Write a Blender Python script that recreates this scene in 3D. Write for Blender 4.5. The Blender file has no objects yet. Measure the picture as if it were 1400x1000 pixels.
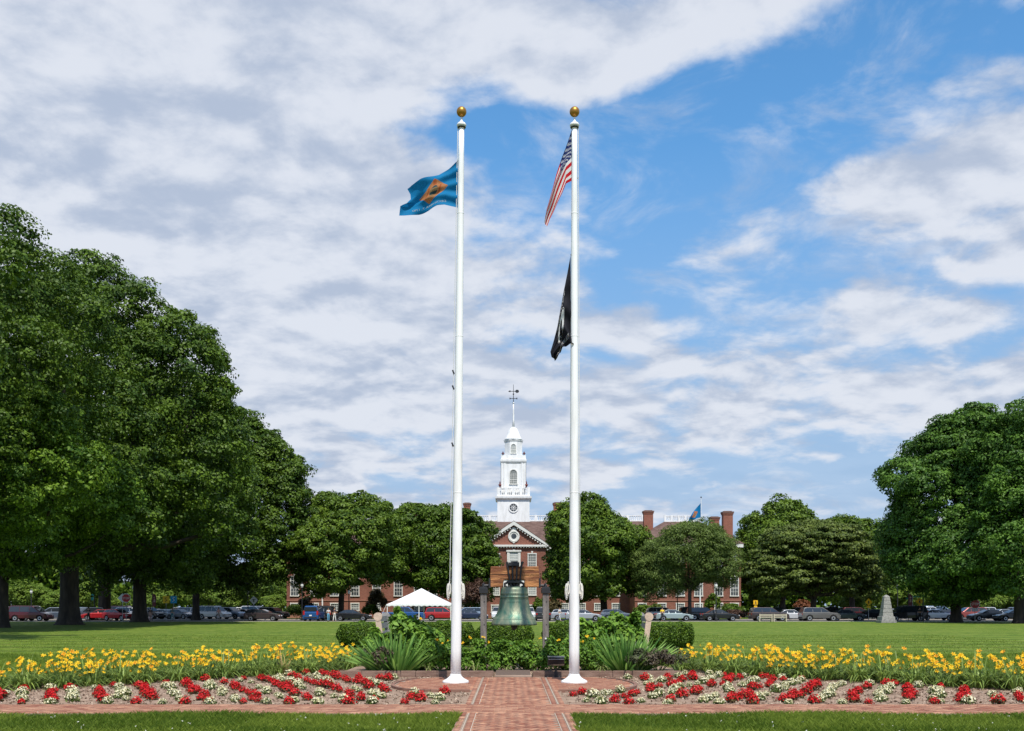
import bpy, math, random
import numpy as np
from mathutils import Vector, Matrix

# ------------------------------------------------------------------ camera, sky, sun, exposure
F, H, HY = 1361.0, 1.8, 830.0
def X(px, Y): return (px - 700.0) / F * Y
def Z(py, Y): return H + (HY - py) / F * Y
def G(py): return F * H / (py - HY)
R = math.radians
sc = bpy.context.scene
cam_d = bpy.data.cameras.new('camera'); cam = bpy.data.objects.new('camera', cam_d)
sc.collection.objects.link(cam); sc.camera = cam
cam.location = (0, 0, H); cam.rotation_euler = (R(90), 0, 0)
cam_d.sensor_width = 36; cam_d.lens = 35; cam_d.shift_y = 330 / 1400
cam_d.clip_start = 0.1; cam_d.clip_end = 6000
sc.render.engine = 'CYCLES'
sc.cycles.max_bounces = 6; sc.cycles.diffuse_bounces = 3; sc.cycles.transparent_max_bounces = 4
sc.cycles.use_denoising = True
sc.view_settings.view_transform = 'Standard'; sc.view_settings.look = 'None'
sc.view_settings.exposure = 0.27; sc.view_settings.gamma = 1.0

SUN_EL, SUN_AZ = 59.0, 12.0          # azimuth measured from behind the camera towards the right
sun_d = bpy.data.lights.new('sun', 'SUN'); sun = bpy.data.objects.new('sun', sun_d)
sc.collection.objects.link(sun)
sun_d.energy = 4.3; sun_d.angle = R(0.5); sun_d.color = (1.0, 0.95, 0.87)
sv = Vector((math.sin(R(SUN_AZ)) * math.cos(R(SUN_EL)), -math.cos(R(SUN_AZ)) * math.cos(R(SUN_EL)), math.sin(R(SUN_EL))))
sun.rotation_euler = sv.to_track_quat('Z', 'Y').to_euler(); sun.location = sv * 60

world = bpy.data.worlds.new("World"); sc.world = world; world.use_nodes = True
def build_world():
    nt = world.node_tree; N = nt.nodes; L = nt.links; N.clear()
    def n(t, **k):
        a = N.new(t)
        for q, v in k.items(): setattr(a, q, v)
        return a
    def m(op, a, b=None, clamp=False):
        q = n('ShaderNodeMath', operation=op, use_clamp=clamp)
        for i, s in enumerate((a, b)):
            if s is None: continue
            if isinstance(s, (int, float)): q.inputs[i].default_value = s
            else: L.new(s, q.inputs[i])
        return q.outputs[0]
    sky = n('ShaderNodeTexSky', sky_type='NISHITA', sun_disc=False, sun_elevation=R(SUN_EL), sun_rotation=math.pi - R(SUN_AZ))
    sky.air_density = 1.0; sky.dust_density = 0.3; sky.ozone_density = 3.0
    hs = n('ShaderNodeHueSaturation'); hs.inputs['Hue'].default_value = .493; hs.inputs['Saturation'].default_value = 1.22; hs.inputs['Value'].default_value = 1.36
    L.new(sky.outputs[0], hs.inputs['Color'])
    tc = n('ShaderNodeTexCoord'); sp = n('ShaderNodeSeparateXYZ'); L.new(tc.outputs['Generated'], sp.inputs[0])
    x, y, z = sp.outputs
    ramp = n('ShaderNodeMapRange', interpolation_type='SMOOTHSTEP'); L.new(z, ramp.inputs[0])
    for i, q in zip((1, 2, 3, 4), (-.08, .46, .30, 1.05)): ramp.inputs[i].default_value = q
    sm = n('ShaderNodeVectorMath', operation='SCALE'); L.new(hs.outputs[0], sm.inputs[0]); L.new(ramp.outputs[0], sm.inputs['Scale'])
    b1 = n('ShaderNodeBackground'); b1.inputs[1].default_value = 0.12; L.new(sm.outputs[0], b1.inputs[0])
    zz = m('MAXIMUM', z, 0.0); zz = m('ADD', zz, 0.24)
    u = m('DIVIDE', x, zz); v = m('DIVIDE', y, zz)
    cb = n('ShaderNodeCombineXYZ'); L.new(u, cb.inputs[0]); L.new(v, cb.inputs[1])
    def mapped(loc, rot=10, sc_=(1, 1.25, 1)):
        mp = n('ShaderNodeMapping'); mp.inputs['Rotation'].default_value = (0, 0, R(rot)); mp.inputs['Scale'].default_value = sc_; mp.inputs['Location'].default_value = loc
        L.new(cb.outputs[0], mp.inputs[0]); return mp.outputs[0]
    base = mapped((3.1, 7.4, 0), 10, (.95, 1.08, 1)); up = mapped((3.1, 7.4 + .06, 0), 10, (.95, 1.08, 1))
    def noise(scale, detail, rough, dist=0.0, w=0.0, vec=base):
        q = n('ShaderNodeTexNoise', noise_dimensions='4D'); q.inputs['Scale'].default_value = scale; q.inputs['Detail'].default_value = detail
        q.inputs['Roughness'].default_value = rough; q.inputs['Distortion'].default_value = dist; q.inputs['W'].default_value = w
        L.new(vec, q.inputs['Vector']); return q.outputs[0]
    dirs = []
    def blob(px, py, rx, ry, amt):
        # a bank or a gap in the clouds, by direction in the sky
        d = Vector(((px - 700) / F, 1.0, (HY - py) / F)).normalized()
        sb = n('ShaderNodeVectorMath', operation='SUBTRACT'); L.new(tc.outputs['Generated'], sb.inputs[0]); sb.inputs[1].default_value = d
        ml = n('ShaderNodeVectorMath', operation='MULTIPLY'); L.new(sb.outputs[0], ml.inputs[0]); ml.inputs[1].default_value = (F / rx, F / rx * .4, F / ry)
        ln = n('ShaderNodeVectorMath', operation='LENGTH'); L.new(ml.outputs[0], ln.inputs[0])
        w = m('SUBTRACT', 1.0, ln.outputs['Value'], True); return m('MULTIPLY', m('SMOOTH_MIN', w, 1.0) if False else m('POWER', w, .8), amt)
    field = None
    for a in BLOBS:
        w = blob(*a); field = w if field is None else m('ADD', field, w)
    def density(vec):
        big = noise(2.6, 3, .5, 0.3, 1.0, vec); mid = noise(5.6, 12, .56, 0.2, 3.0, vec); return m('ADD', m('ADD', m('MULTIPLY', big, 0.38), m('MULTIPLY', mid, 1.25)), m('SUBTRACT', m('MULTIPLY', field, .66), -0.015))
    dens = density(base); dens_up = density(up)
    cr = n('ShaderNodeMapRange', interpolation_type='SMOOTHSTEP'); L.new(dens, cr.inputs[0])
    cr.inputs[1].default_value = 0.74; cr.inputs[2].default_value = 1.02; cr.inputs[3].default_value = 0.0; cr.inputs[4].default_value = 0.95
    # cloud tone: towards the lit edge bright, thick undersides grey blue
    g = m('MULTIPLY', m('SUBTRACT', dens, dens_up), 2.0)
    t = m('ADD', m('ADD', m('MULTIPLY', noise(3.4, 6, .5, 0.4, 9.0), 1.1), m('MULTIPLY', noise(8.0, 8, .55, 0.2, 12.0), 0.6)), g)
    tone = n('ShaderNodeMapRange', interpolation_type='SMOOTHSTEP'); L.new(t, tone.inputs[0])
    tone.inputs[1].default_value = 0.46; tone.inputs[2].default_value = 1.14
    cm = n('ShaderNodeMix', data_type='RGBA'); L.new(tone.outputs[0], cm.inputs[0])
    cm.inputs[6].default_value = (0.39, 0.45, 0.565, 1); cm.inputs[7].default_value = (0.635, 0.665, 0.73, 1)
    b2 = n('ShaderNodeBackground'); b2.inputs[1].default_value = 1.0; L.new(cm.outputs[2], b2.inputs[0])
    veil = m('MULTIPLY', m('SUBTRACT', 1.0, m('DIVIDE', z, 0.26), True), 0.22)
    # thin torn wisps drifting through the open blue
    ws = n('ShaderNodeMapRange', interpolation_type='SMOOTHSTEP'); L.new(m('ADD', noise(4.4, 12, .62, .6, 21.0), m('MULTIPLY', noise(1.6, 3, .5, .2, 25.0), .5)), ws.inputs[0])
    for i, q in zip((1, 2, 3, 4), (.72, 1.00, 0, .80)): ws.inputs[i].default_value = q
    fac = m('MAXIMUM', m('MAXIMUM', cr.outputs[0], ws.outputs[0]), veil)
    b3 = n('ShaderNodeBackground'); b3.inputs[0].default_value = (.33, .46, .68, 1)
    m0 = n('ShaderNodeMixShader'); L.new(m('POWER', m('SUBTRACT', 1.0, m('DIVIDE', z, 0.42), True), 1.1), m0.inputs[0]); L.new(b1.outputs[0], m0.inputs[1]); L.new(b3.outputs[0], m0.inputs[2])
    mx = n('ShaderNodeMixShader'); L.new(fac, mx.inputs[0]); L.new(m0.outputs[0], mx.inputs[1]); L.new(b2.outputs[0], mx.inputs[2])
    o = n('ShaderNodeOutputWorld'); L.new(mx.outputs[0], o.inputs[0])
# (px, py, half width, half height, amount)
BLOBS = ((840, 210, 270, 150, -.30), (1010, 250, 200, 110, -.34), (900, 200, 400, 120, -.10), (640, 150, 110, 50, -.22), (690, 190, 90, 60, -.22), (1200, 100, 280, 110, -.24), (1140, 170, 220, 60, -.22),
         (960, 420, 200, 50, -.18), (1180, 650, 340, 70, -.12), (1000, 400, 330, 60, -.14), (860, 470, 240, 40, -.12), (1060, 515, 300, 26, -.14), (640, 290, 80, 40, -.10), (600, 335, 90, 30, -.22), (700, 280, 70, 50, -.20),
         (800, 50, 180, 70, .24), (950, 75, 230, 65, .22), (1080, 40, 120, 50, .12), (900, 275, 80, 42, .34), (820, 320, 110, 40, .22), (1150, 235, 200, 60, .30), (1050, 310, 190, 50, .26), (1330, 250, 200, 120, .22), (1360, 120, 100, 60, .28), (1080, 165, 90, 26, .22), (720, 330, 60, 40, .12),
         (150, 150, 620, 420, .42), (400, 330, 480, 380, .36), (60, 330, 400, 300, .15), (620, 60, 170, 90, .20), (400, 540, 700, 160, .22), (1200, 430, 460, 130, .26), (1000, 545, 520, 60, .16), (1290, 70, 150, 60, .22), (1210, 10, 160, 45, -.22), (1250, 200, 120, 40, .12), (1130, 600, 420, 50, .12))
build_world()

# ------------------------------------------------------------------ helpers
COL = sc.collection
rnd = random.Random(7)
MATS = {}
def mat(name, c, rough=.7, c2=None, nscale=3.0, bump=0.0, bscale=20.0, metal=0.0, spec=.4, attr=False, trans=0.0, obj_noise=True, coat=0.0, stretch=(1, 1, 1), contrast=(.35, .65), detail=6):
    """principled material; c..c2 mixed by noise (or by the face attribute 'tint')"""
    if name in MATS: return MATS[name]
    M = bpy.data.materials.new(name); M.use_nodes = True; nt = M.node_tree; N = nt.nodes; L = nt.links
    P = N['Principled BSDF']; P.inputs['Base Color'].default_value = (*c, 1); P.inputs['Roughness'].default_value = rough
    P.inputs['Metallic'].default_value = metal; P.inputs['Specular IOR Level'].default_value = spec; P.inputs['Coat Weight'].default_value = coat
    vec = None
    if c2 is not None or bump:
        tc = N.new('ShaderNodeTexCoord'); mp = N.new('ShaderNodeMapping'); mp.inputs['Scale'].default_value = stretch
        L.new(tc.outputs['Object'], mp.inputs[0]); vec = mp.outputs[0]
    if c2 is not None:
        mx = N.new('ShaderNodeMix'); mx.data_type = 'RGBA'; mx.inputs[6].default_value = (*c, 1); mx.inputs[7].default_value = (*c2, 1)
        if attr:
            a = N.new('ShaderNodeAttribute'); a.attribute_name = 'tint'; L.new(a.outputs['Fac'], mx.inputs[0])
        else:
            t = N.new('ShaderNodeTexNoise'); t.inputs['Scale'].default_value = nscale; t.inputs['Detail'].default_value = detail; L.new(vec, t.inputs[0])
            r = N.new('ShaderNodeMapRange'); r.inputs[1].default_value = contrast[0]; r.inputs[2].default_value = contrast[1]
            L.new(t.outputs[0], r.inputs[0]); L.new(r.outputs[0], mx.inputs[0])
        L.new(mx.outputs[2], P.inputs['Base Color'])
    if bump:
        t = N.new('ShaderNodeTexNoise'); t.inputs['Scale'].default_value = bscale; t.inputs['Detail'].default_value = 6; L.new(vec, t.inputs[0])
        b = N.new('ShaderNodeBump'); b.inputs['Strength'].default_value = bump; b.inputs['Distance'].default_value = .05
        L.new(t.outputs[0], b.inputs['Height']); L.new(b.outputs[0], P.inputs['Normal'])
    if trans:
        T = N.new('ShaderNodeBsdfTranslucent'); S = N.new('ShaderNodeMixShader'); S.inputs[0].default_value = trans
        T.inputs[0].default_value = (*[min(1, q * 1.5) for q in c], 1)
        if c2 is not None: L.new(mx.outputs[2], T.inputs[0])
        L.new(P.outputs[0], S.inputs[1]); L.new(T.outputs[0], S.inputs[2]); L.new(S.outputs[0], N['Material Output'].inputs[0])
    MATS[name] = M
    return M
def leafmat(name, c, c2, trans=.28, rough=.55, spec=.3): return mat(name, c, rough, c2=c2, attr=True, trans=trans, spec=spec)

class MB:
    def __init__(s): s.v = []; s.f = []; s.m = []
    def add(s, vs, fs, mi=0):
        o = len(s.v); s.v += [tuple(p) for p in vs]; s.f += [tuple(i + o for i in f) for f in fs]; s.m += [mi] * len(fs); return s
    def box(s, x0, x1, y0, y1, z0, z1, mi=0):
        return s.add([(x0, y0, z0), (x1, y0, z0), (x1, y1, z0), (x0, y1, z0), (x0, y0, z1), (x1, y0, z1), (x1, y1, z1), (x0, y1, z1)],
                     [(0, 3, 2, 1), (4, 5, 6, 7), (0, 1, 5, 4), (1, 2, 6, 5), (2, 3, 7, 6), (3, 0, 4, 7)], mi)
    def ring(s, rings, caps=True, mi=0, closed=False):
        n = len(rings[0]); o = len(s.v); fs = []
        for r in rings: s.v += [tuple(p) for p in r]
        for k in range(len(rings) - 1):
            for i in range(n):
                j = (i + 1) % n; fs.append((o + k * n + i, o + k * n + j, o + (k + 1) * n + j, o + (k + 1) * n + i))
        if caps:
            fs.append(tuple(o + i for i in reversed(range(n)))); fs.append(tuple(o + (len(rings) - 1) * n + i for i in range(n)))
        s.f += fs; s.m += [mi] * len(fs); return s
    def tube(s, pts, rad, n=8, mi=0, caps=True):
        pts = [Vector(p) for p in pts]; rad = rad if hasattr(rad, '__len__') else [rad] * len(pts)
        rings = []; ref = Vector((0.13, 0.31, 0.94)).normalized()
        for i, p in enumerate(pts):
            d = (pts[min(i + 1, len(pts) - 1)] - pts[max(i - 1, 0)]).normalized()
            if abs(d.dot(ref)) > .97: ref = Vector((1, .1, 0)).normalized()
            a = d.cross(ref).normalized(); b = d.cross(a).normalized(); ref = a.cross(d).normalized()
            rings.append([p + (a * math.cos(t) + b * math.sin(t)) * rad[i] for t in [2 * math.pi * k / n for k in range(n)]])
        return s.ring(rings, caps, mi)
    def lathe(s, prof, n=24, c=(0, 0, 0), mi=0, caps=True, ph=0.0):
        return s.ring([[(c[0] + r * math.cos(2 * math.pi * k / n + ph), c[1] + r * math.sin(2 * math.pi * k / n + ph), c[2] + z) for k in range(n)] for r, z in prof], caps, mi)
    def sqlathe(s, prof, c=(0, 0, 0), mi=0):   # square section; prof of (half width, z)
        return s.ring([[(c[0] + a * r, c[1] + b * r, c[2] + z) for a, b in ((-1, -1), (1, -1), (1, 1), (-1, 1))] for r, z in prof], True, mi)
    def prism(s, poly, y0, y1, mi=0):          # polygon in x,z extruded along y
        n = len(poly); vs = [(x, y0, z) for x, z in poly] + [(x, y1, z) for x, z in poly]
        return s.add(vs, [tuple(range(n)), tuple(reversed(range(n, 2 * n)))] + [(i, i + n, (i + 1) % n + n, (i + 1) % n) for i in range(n)], mi)
    def prismz(s, poly, z0, z1, mi=0):
        n = len(poly); vs = [(x, y, z0) for x, y in poly] + [(x, y, z1) for x, y in poly]
        return s.add(vs, [tuple(reversed(range(n))), tuple(range(n, 2 * n))] + [(i, (i + 1) % n, (i + 1) % n + n, i + n) for i in range(n)], mi)
    def build(s, name, mats, parent=None, loc=None, smooth=False, bevel=0.0, seg=1):
        me = bpy.data.meshes.new(name); me.from_pydata(s.v, [], s.f)
        for q in (mats if isinstance(mats, (list, tuple)) else [mats]): me.materials.append(q)
        me.polygons.foreach_set('material_index', s.m)
        if smooth: me.shade_smooth() if hasattr(me, 'shade_smooth') else None
        me.update(); o = bpy.data.objects.new(name, me); COL.objects.link(o)
        if parent: o.parent = parent
        if loc: o.location = loc
        if bevel:
            b = o.modifiers.new('bevel', 'BEVEL'); b.width = bevel; b.segments = seg; b.limit_method = 'ANGLE'; b.angle_limit = R(35)
        return o
def tag(o, label=None, cat=None, group=None, kind=None):
    if label: o['label'] = label
    if cat: o['category'] = cat
    if group: o['group'] = group
    if kind: o['kind'] = kind
    return o
def thing(name, label, cat, loc=(0, 0, 0), rz=0, group=None):
    o = bpy.data.objects.new(name, None); COL.objects.link(o); o.location = loc; o.rotation_euler = (0, 0, rz); o.empty_display_size = .3
    return tag(o, label, cat, group)
def copy_tree(o, parent=None):
    c = o.copy(); COL.objects.link(c)
    if parent: c.parent = parent
    for ch in list(o.children): copy_tree(ch, c)
    return c
def npmesh(name, verts, faces, m, tint=None, parent=None, loc=None, midx=None):
    me = bpy.data.meshes.new(name); k = faces.shape[1]
    me.vertices.add(len(verts)); me.vertices.foreach_set('co', verts.astype(np.float32).ravel())
    me.loops.add(faces.size); me.loops.foreach_set('vertex_index', faces.astype(np.int32).ravel())
    me.polygons.add(len(faces)); me.polygons.foreach_set('loop_start', np.arange(0, faces.size, k, dtype=np.int32))
    try: me.polygons.foreach_set('loop_total', np.full(len(faces), k, dtype=np.int32))
    except Exception: pass
    for q in (m if isinstance(m, (list, tuple)) else [m]): me.materials.append(q)
    if midx is not None: me.polygons.foreach_set('material_index', midx.astype(np.int32))
    if tint is not None:
        a = me.attributes.new('tint', 'FLOAT', 'FACE'); a.data.foreach_set('value', tint.astype(np.float32))
    me.update(calc_edges=True); me.validate()
    o = bpy.data.objects.new(name, me); COL.objects.link(o)
    if parent: o.parent = parent
    if loc is not None: o.location = loc
    return o
def unit(a): return a / (np.linalg.norm(a, axis=1, keepdims=True) + 1e-9)
def leaves(rng, P, Nn, size, wid=.55, jitter=.35, droop=0.0):
    """rhombus leaves at P with normals Nn -> verts, faces"""
    n = len(P); size = size * (1 + jitter * (rng.random(n) * 2 - 1))
    t = np.cross(Nn, rng.normal(size=(n, 3))); t = unit(t); t[:, 2] -= droop; t = unit(t); b = unit(np.cross(Nn, t))
    L = t * size[:, None]; W = b * (size * wid)[:, None]; up = Nn * (size * .18)[:, None]
    v = np.stack([P - L * .5, P + W * .5 + up * .5, P + L * .5 - up, P - W * .5 + up * .5], 1).reshape(-1, 3)
    return v, np.arange(4 * n).reshape(-1, 4)
def crown_points(rng, ell, nsub, sub_r, nclump, rc, per, flat=.6, upbias=.25, core=.06):
    """leaf positions, normals and tints for a crown made of ellipsoids -> sub lobes -> clumps -> leaves"""
    ell = np.array(ell, float); lob = []
    area = ell[:, 3] * ell[:, 5]; area = area / area.sum()
    for i, e in enumerate(ell):
        k = max(4, int(nsub * area[i])); d = unit(rng.normal(size=(k, 3))); s = rng.uniform(*sub_r, size=k) * min(e[3], e[5])
        c = e[:3] + d * (e[3:6] - s[:, None] * rng.uniform(.38, 1.0, size=(k, 1))).clip(.1)
        lob += [np.r_[c[j], s[j], s[j], s[j] * rng.uniform(.65, .9)] for j in range(k)]
        lob.append(np.r_[e[:3], e[3:6] * .80])
    lob = np.array(lob); w = (lob[:, 3] * lob[:, 5]) ** 1.0; w /= w.sum()
    idx = rng.choice(len(lob), size=nclump * 3, p=w); d = unit(rng.normal(size=(len(idx), 3)) + [0, 0, upbias])
    C = lob[idx, :3] + d * lob[idx, 3:6] * rng.uniform(.84, 1.10, size=(len(idx), 1))
    ok = np.ones(len(C), bool)
    for l in lob:
        q = (((C - l[:3]) / l[3:6]) ** 2).sum(1); ok &= q > .60
    C = C[ok][:nclump]; d = d[ok][:nclump]; n = len(C)
    cr = rc * rng.uniform(.5, 1.35, size=n); ctint = rng.random(n)
    k = rng.poisson(per, size=n); ci = np.repeat(np.arange(n), k); m = len(ci)
    ld = unit(rng.normal(size=(m, 3)) + d[ci] * .5 + [0, 0, .35]); rr = rng.uniform(.35, 1.0, size=(m, 1)) ** .6
    P = C[ci] + ld * rr * cr[ci][:, None] * [1, 1, flat]
    Nn = unit(ld * .9 + d[ci] * .3 + [0, 0, .45] + rng.normal(size=(m, 3)) * .42)
    T = .55 * ctint[ci] + .45 * rng.random(m)
    if core:   # loose inner leaves so the far sky does not show everywhere
        q = int(m * core); j = rng.choice(len(ell), size=q, p=area); dd = unit(rng.normal(size=(q, 3))) * rng.uniform(.3, .85, size=(q, 1))
        P = np.vstack([P, ell[j, :3] + dd * ell[j, 3:6]]); Nn = np.vstack([Nn, unit(rng.normal(size=(q, 3)))]); T = np.r_[T, rng.random(q)]
    return P, Nn, T, lob

# ------------------------------------------------------------------ materials
M_white = mat('white_paint', (.82, .82, .80), .4, c2=(.66, .65, .61), nscale=2.2, stretch=(4, 4, .5), contrast=(.45, .8))
M_trim = mat('cream_trim', (.72, .71, .66), .5, c2=(.62, .61, .56), nscale=4)
M_brass = mat('gilt', (.42, .21, .045), .42, metal=.8)
M_iron = mat('black_iron', (.018, .018, .02), .45, spec=.5)
M_grey = mat('grey_metal', (.30, .31, .32), .4, metal=.7)
M_granite = mat('granite', (.33, .32, .295), .85, c2=(.20, .195, .18), nscale=6, bump=.4, bscale=30)
M_bark = mat('bark', (.060, .046, .034), .95, c2=(.026, .020, .016), nscale=3, bump=.9, bscale=9, stretch=(1, 1, .25))
M_bark2 = mat('grey_bark', (.085, .072, .058), .95, c2=(.045, .038, .03), nscale=3, bump=.9, bscale=9, stretch=(1, 1, .25))
M_glass = mat('window_glass', (.05, .06, .07), .12, c2=(.22, .24, .25), nscale=.6, spec=.6)
M_tyre = mat('tyre_rubber', (.015, .015, .015), .8)
M_rim = mat('wheel_rim', (.45, .46, .47), .35, metal=.8)
M_carglass = mat('car_glass', (.02, .025, .03), .06, spec=.8)
M_lamp_clear = mat('headlight_glass', (.6, .62, .64), .1, spec=.8)
M_lamp_red = mat('tail_light_glass', (.35, .01, .01), .2)
# ------------------------------------------------------------------ ground, lawn, road, paving
def ground():
    n = 60; xs = np.concatenate([[-2500, -900, -300], np.linspace(-120, 120, n), [300, 900, 2500]]); ys = np.concatenate([[-60, 0], np.linspace(8, 140, n), [220, 500, 1400, 4500]])
    gx, gy = np.meshgrid(xs, ys); gz = np.full_like(gx, 0.0); v = np.stack([gx, gy, gz], -1).reshape(-1, 3); w = len(xs)
    f = np.array([(j * w + i, j * w + i + 1, (j + 1) * w + i + 1, (j + 1) * w + i) for j in range(len(ys) - 1) for i in range(w - 1)])
    M = bpy.data.materials.new('lawn_turf'); M.use_nodes = True; N = M.node_tree.nodes; L = M.node_tree.links; P = N['Principled BSDF']
    P.inputs['Roughness'].default_value = .9; P.inputs['Specular IOR Level'].default_value = .15
    tc = N.new('ShaderNodeTexCoord')
    def noise(sc_, det, stretch=(1, 1, 1), rough=.6):
        mp = N.new('ShaderNodeMapping'); mp.inputs['Scale'].default_value = stretch; L.new(tc.outputs['Object'], mp.inputs[0])
        t = N.new('ShaderNodeTexNoise'); t.inputs['Scale'].default_value = sc_; t.inputs['Detail'].default_value = det; t.inputs['Roughness'].default_value = rough; L.new(mp.outputs[0], t.inputs[0]); return t.outputs[0]
    def mix(f_, a, b):
        q = N.new('ShaderNodeMix'); q.data_type = 'RGBA'
        for i, s in ((0, f_), (6, a), (7, b)):
            if isinstance(s, tuple): q.inputs[i].default_value = s
            elif isinstance(s, float): q.inputs[i].default_value = s
            else: L.new(s, q.inputs[i])
        return q.outputs[2]
    def rng_(s, a, b, lo=0., hi=1.):
        q = N.new('ShaderNodeMapRange'); q.inputs[1].default_value = a; q.inputs[2].default_value = b; q.inputs[3].default_value = lo; q.inputs[4].default_value = hi; L.new(s, q.inputs[0]); return q.outputs[0]
    wv = N.new('ShaderNodeTexWave'); wv.wave_type = 'BANDS'; wv.bands_direction = 'Y'; wv.inputs['Scale'].default_value = .085; wv.inputs['Distortion'].default_value = .8; wv.inputs['Detail'].default_value = 2
    L.new(tc.outputs['Object'], wv.inputs[0])
    fine = rng_(noise(3.2, 12, (1, .45, 1), .78), .38, .64); patch = rng_(noise(.22, 5, (1, .6, 1)), .35, .68)
    a = mix(fine, (.036, .090, .005, 1), (.165, .232, .030, 1)); b = mix(fine, (.062, .125, .009, 1), (.205, .262, .042, 1))
    dry = rng_(noise(.9, 10, (1, .5, 1), .72), .50, .74); c = mix(patch, a, b); c = mix(dry, c, (.25, .27, .055, 1)); st = rng_(wv.outputs[0], .2, .8, .74, 1.07)
    mu = N.new('ShaderNodeVectorMath'); mu.operation = 'SCALE'; L.new(c, mu.inputs[0]); L.new(st, mu.inputs['Scale']); L.new(mu.outputs[0], P.inputs['Base Color'])
    bp = N.new('ShaderNodeBump'); bp.inputs['Strength'].default_value = .8; bp.inputs['Distance'].default_value = .06; L.new(noise(14, 8, (1, .5, 1), .75), bp.inputs['Height']); L.new(bp.outputs[0], P.inputs['Normal'])
    tag(npmesh('lawn', v, f, M), kind='structure')
ground()
def sheet(name, x0, x1, y0, y1, z, m):
    b = MB(); b.add([(x0, y0, z), (x1, y0, z), (x1, y1, z), (x0, y1, z)], [(0, 1, 2, 3)]); return tag(b.build(name, m), kind='structure')
M_asph = mat('asphalt', (.06, .06, .062), .9, c2=(.085, .083, .08), nscale=2, bump=.3, bscale=40)
M_conc = mat('pale_concrete', (.42, .38, .33), .9, c2=(.33, .30, .26), nscale=2, bump=.2)
sheet('street', -160, 160, 123, 136, .004, M_asph)
o = MB(); o.box(-160, 160, 121.6, 123.0, 0, .03); tag(o.build('sidewalk', M_conc), kind='structure')
o = MB(); o.box(-160, -27, 136, 136.3, 0, .13); o.box(38, 160, 136, 136.3, 0, .13); o.box(-26.9, 37.9, 136, 136.3, 0, .125); tag(o.build('kerb', M_conc), kind='structure')
sheet('car_park', -160, -36, 141, 195, .005, M_asph); 
sheet('car_park', 42, 170, 139, 195, .005, M_asph)
o = MB()
for i in range(30):
    for s in (-1, 1):
        x = s * (46 + i * 3.0)
        if s < 0 or x > 46: o.add([(x, 146, .011), (x + .12, 146, .011), (x + .12, 151, .011), (x, 151, .011)], [(0, 1, 2, 3)])
tag(o.build('parking_markings', mat('road_paint', (.6, .6, .58), .7)), kind='structure')

# brick paving : every brick a real block with its own tint
M_brick = mat('paving_brick', (.24, .085, .050), .85, c2=(.47, .25, .155), attr=True, bump=.35, bscale=45)
M_mortar = mat('mortar_sand', (.33, .25, .19), .95, c2=(.22, .17, .13), nscale=8)
PZ = .062
def bricks(name, rects, seed):
    """rects: (cx, cy, angle, length, width, tint)"""
    r = np.array(rects); n = len(r); rng = np.random.default_rng(seed)
    c, s = np.cos(r[:, 2]), np.sin(r[:, 2]); top = PZ + rng.uniform(-.003, .003, n); gap = .010
    vs = []
    for zz, sh in ((None, 0), (top, .0)):
        for a, b in ((-1, -1), (1, -1), (1, 1), (-1, 1)):
            dx = a * (r[:, 3] - gap) / 2; dy = b * (r[:, 4] - gap) / 2
            vs.append(np.stack([r[:, 0] + dx * c - dy * s, r[:, 1] + dx * s + dy * c, (top if zz is not None else np.full(n, PZ - .03)) + (rng.uniform(-.0012, .0012, n) if zz is not None else 0)], 1))
    v = np.stack(vs, 1).reshape(-1, 3); base = np.arange(n)[:, None, None] * 8
    f = (base + np.array([[4, 5, 6, 7], [0, 1, 5, 4], [1, 2, 6, 5], [2, 3, 7, 6], [3, 0, 4, 7]])[None]).reshape(-1, 4)
    return npmesh(name, v, f, M_brick, tint=np.repeat(r[:, 5], 5))
RC = 2.55; YF, YB = 20.85, 24.7      # rounded terrace that carries both flagpoles
def in_pad(x, y, e=0.0):
    if not (YF - e < y < YB + e): return False
    ax = abs(x - .05); yc = 22.6
    if ax < 1.75: return True
    return ((ax - 1.75) / (.95 + e)) ** 2 + ((y - yc) / (1.75 + e + (.35 if y > yc else 0))) ** 2 < 1
def in_walk(x, y, e=0.0): return -.84 - e < x < .95 + e and 9 < y < YB
def in_cross(x, y, e=0.0): return 16.35 - e < y < 17.78 + e and abs(x) < 17
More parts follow.
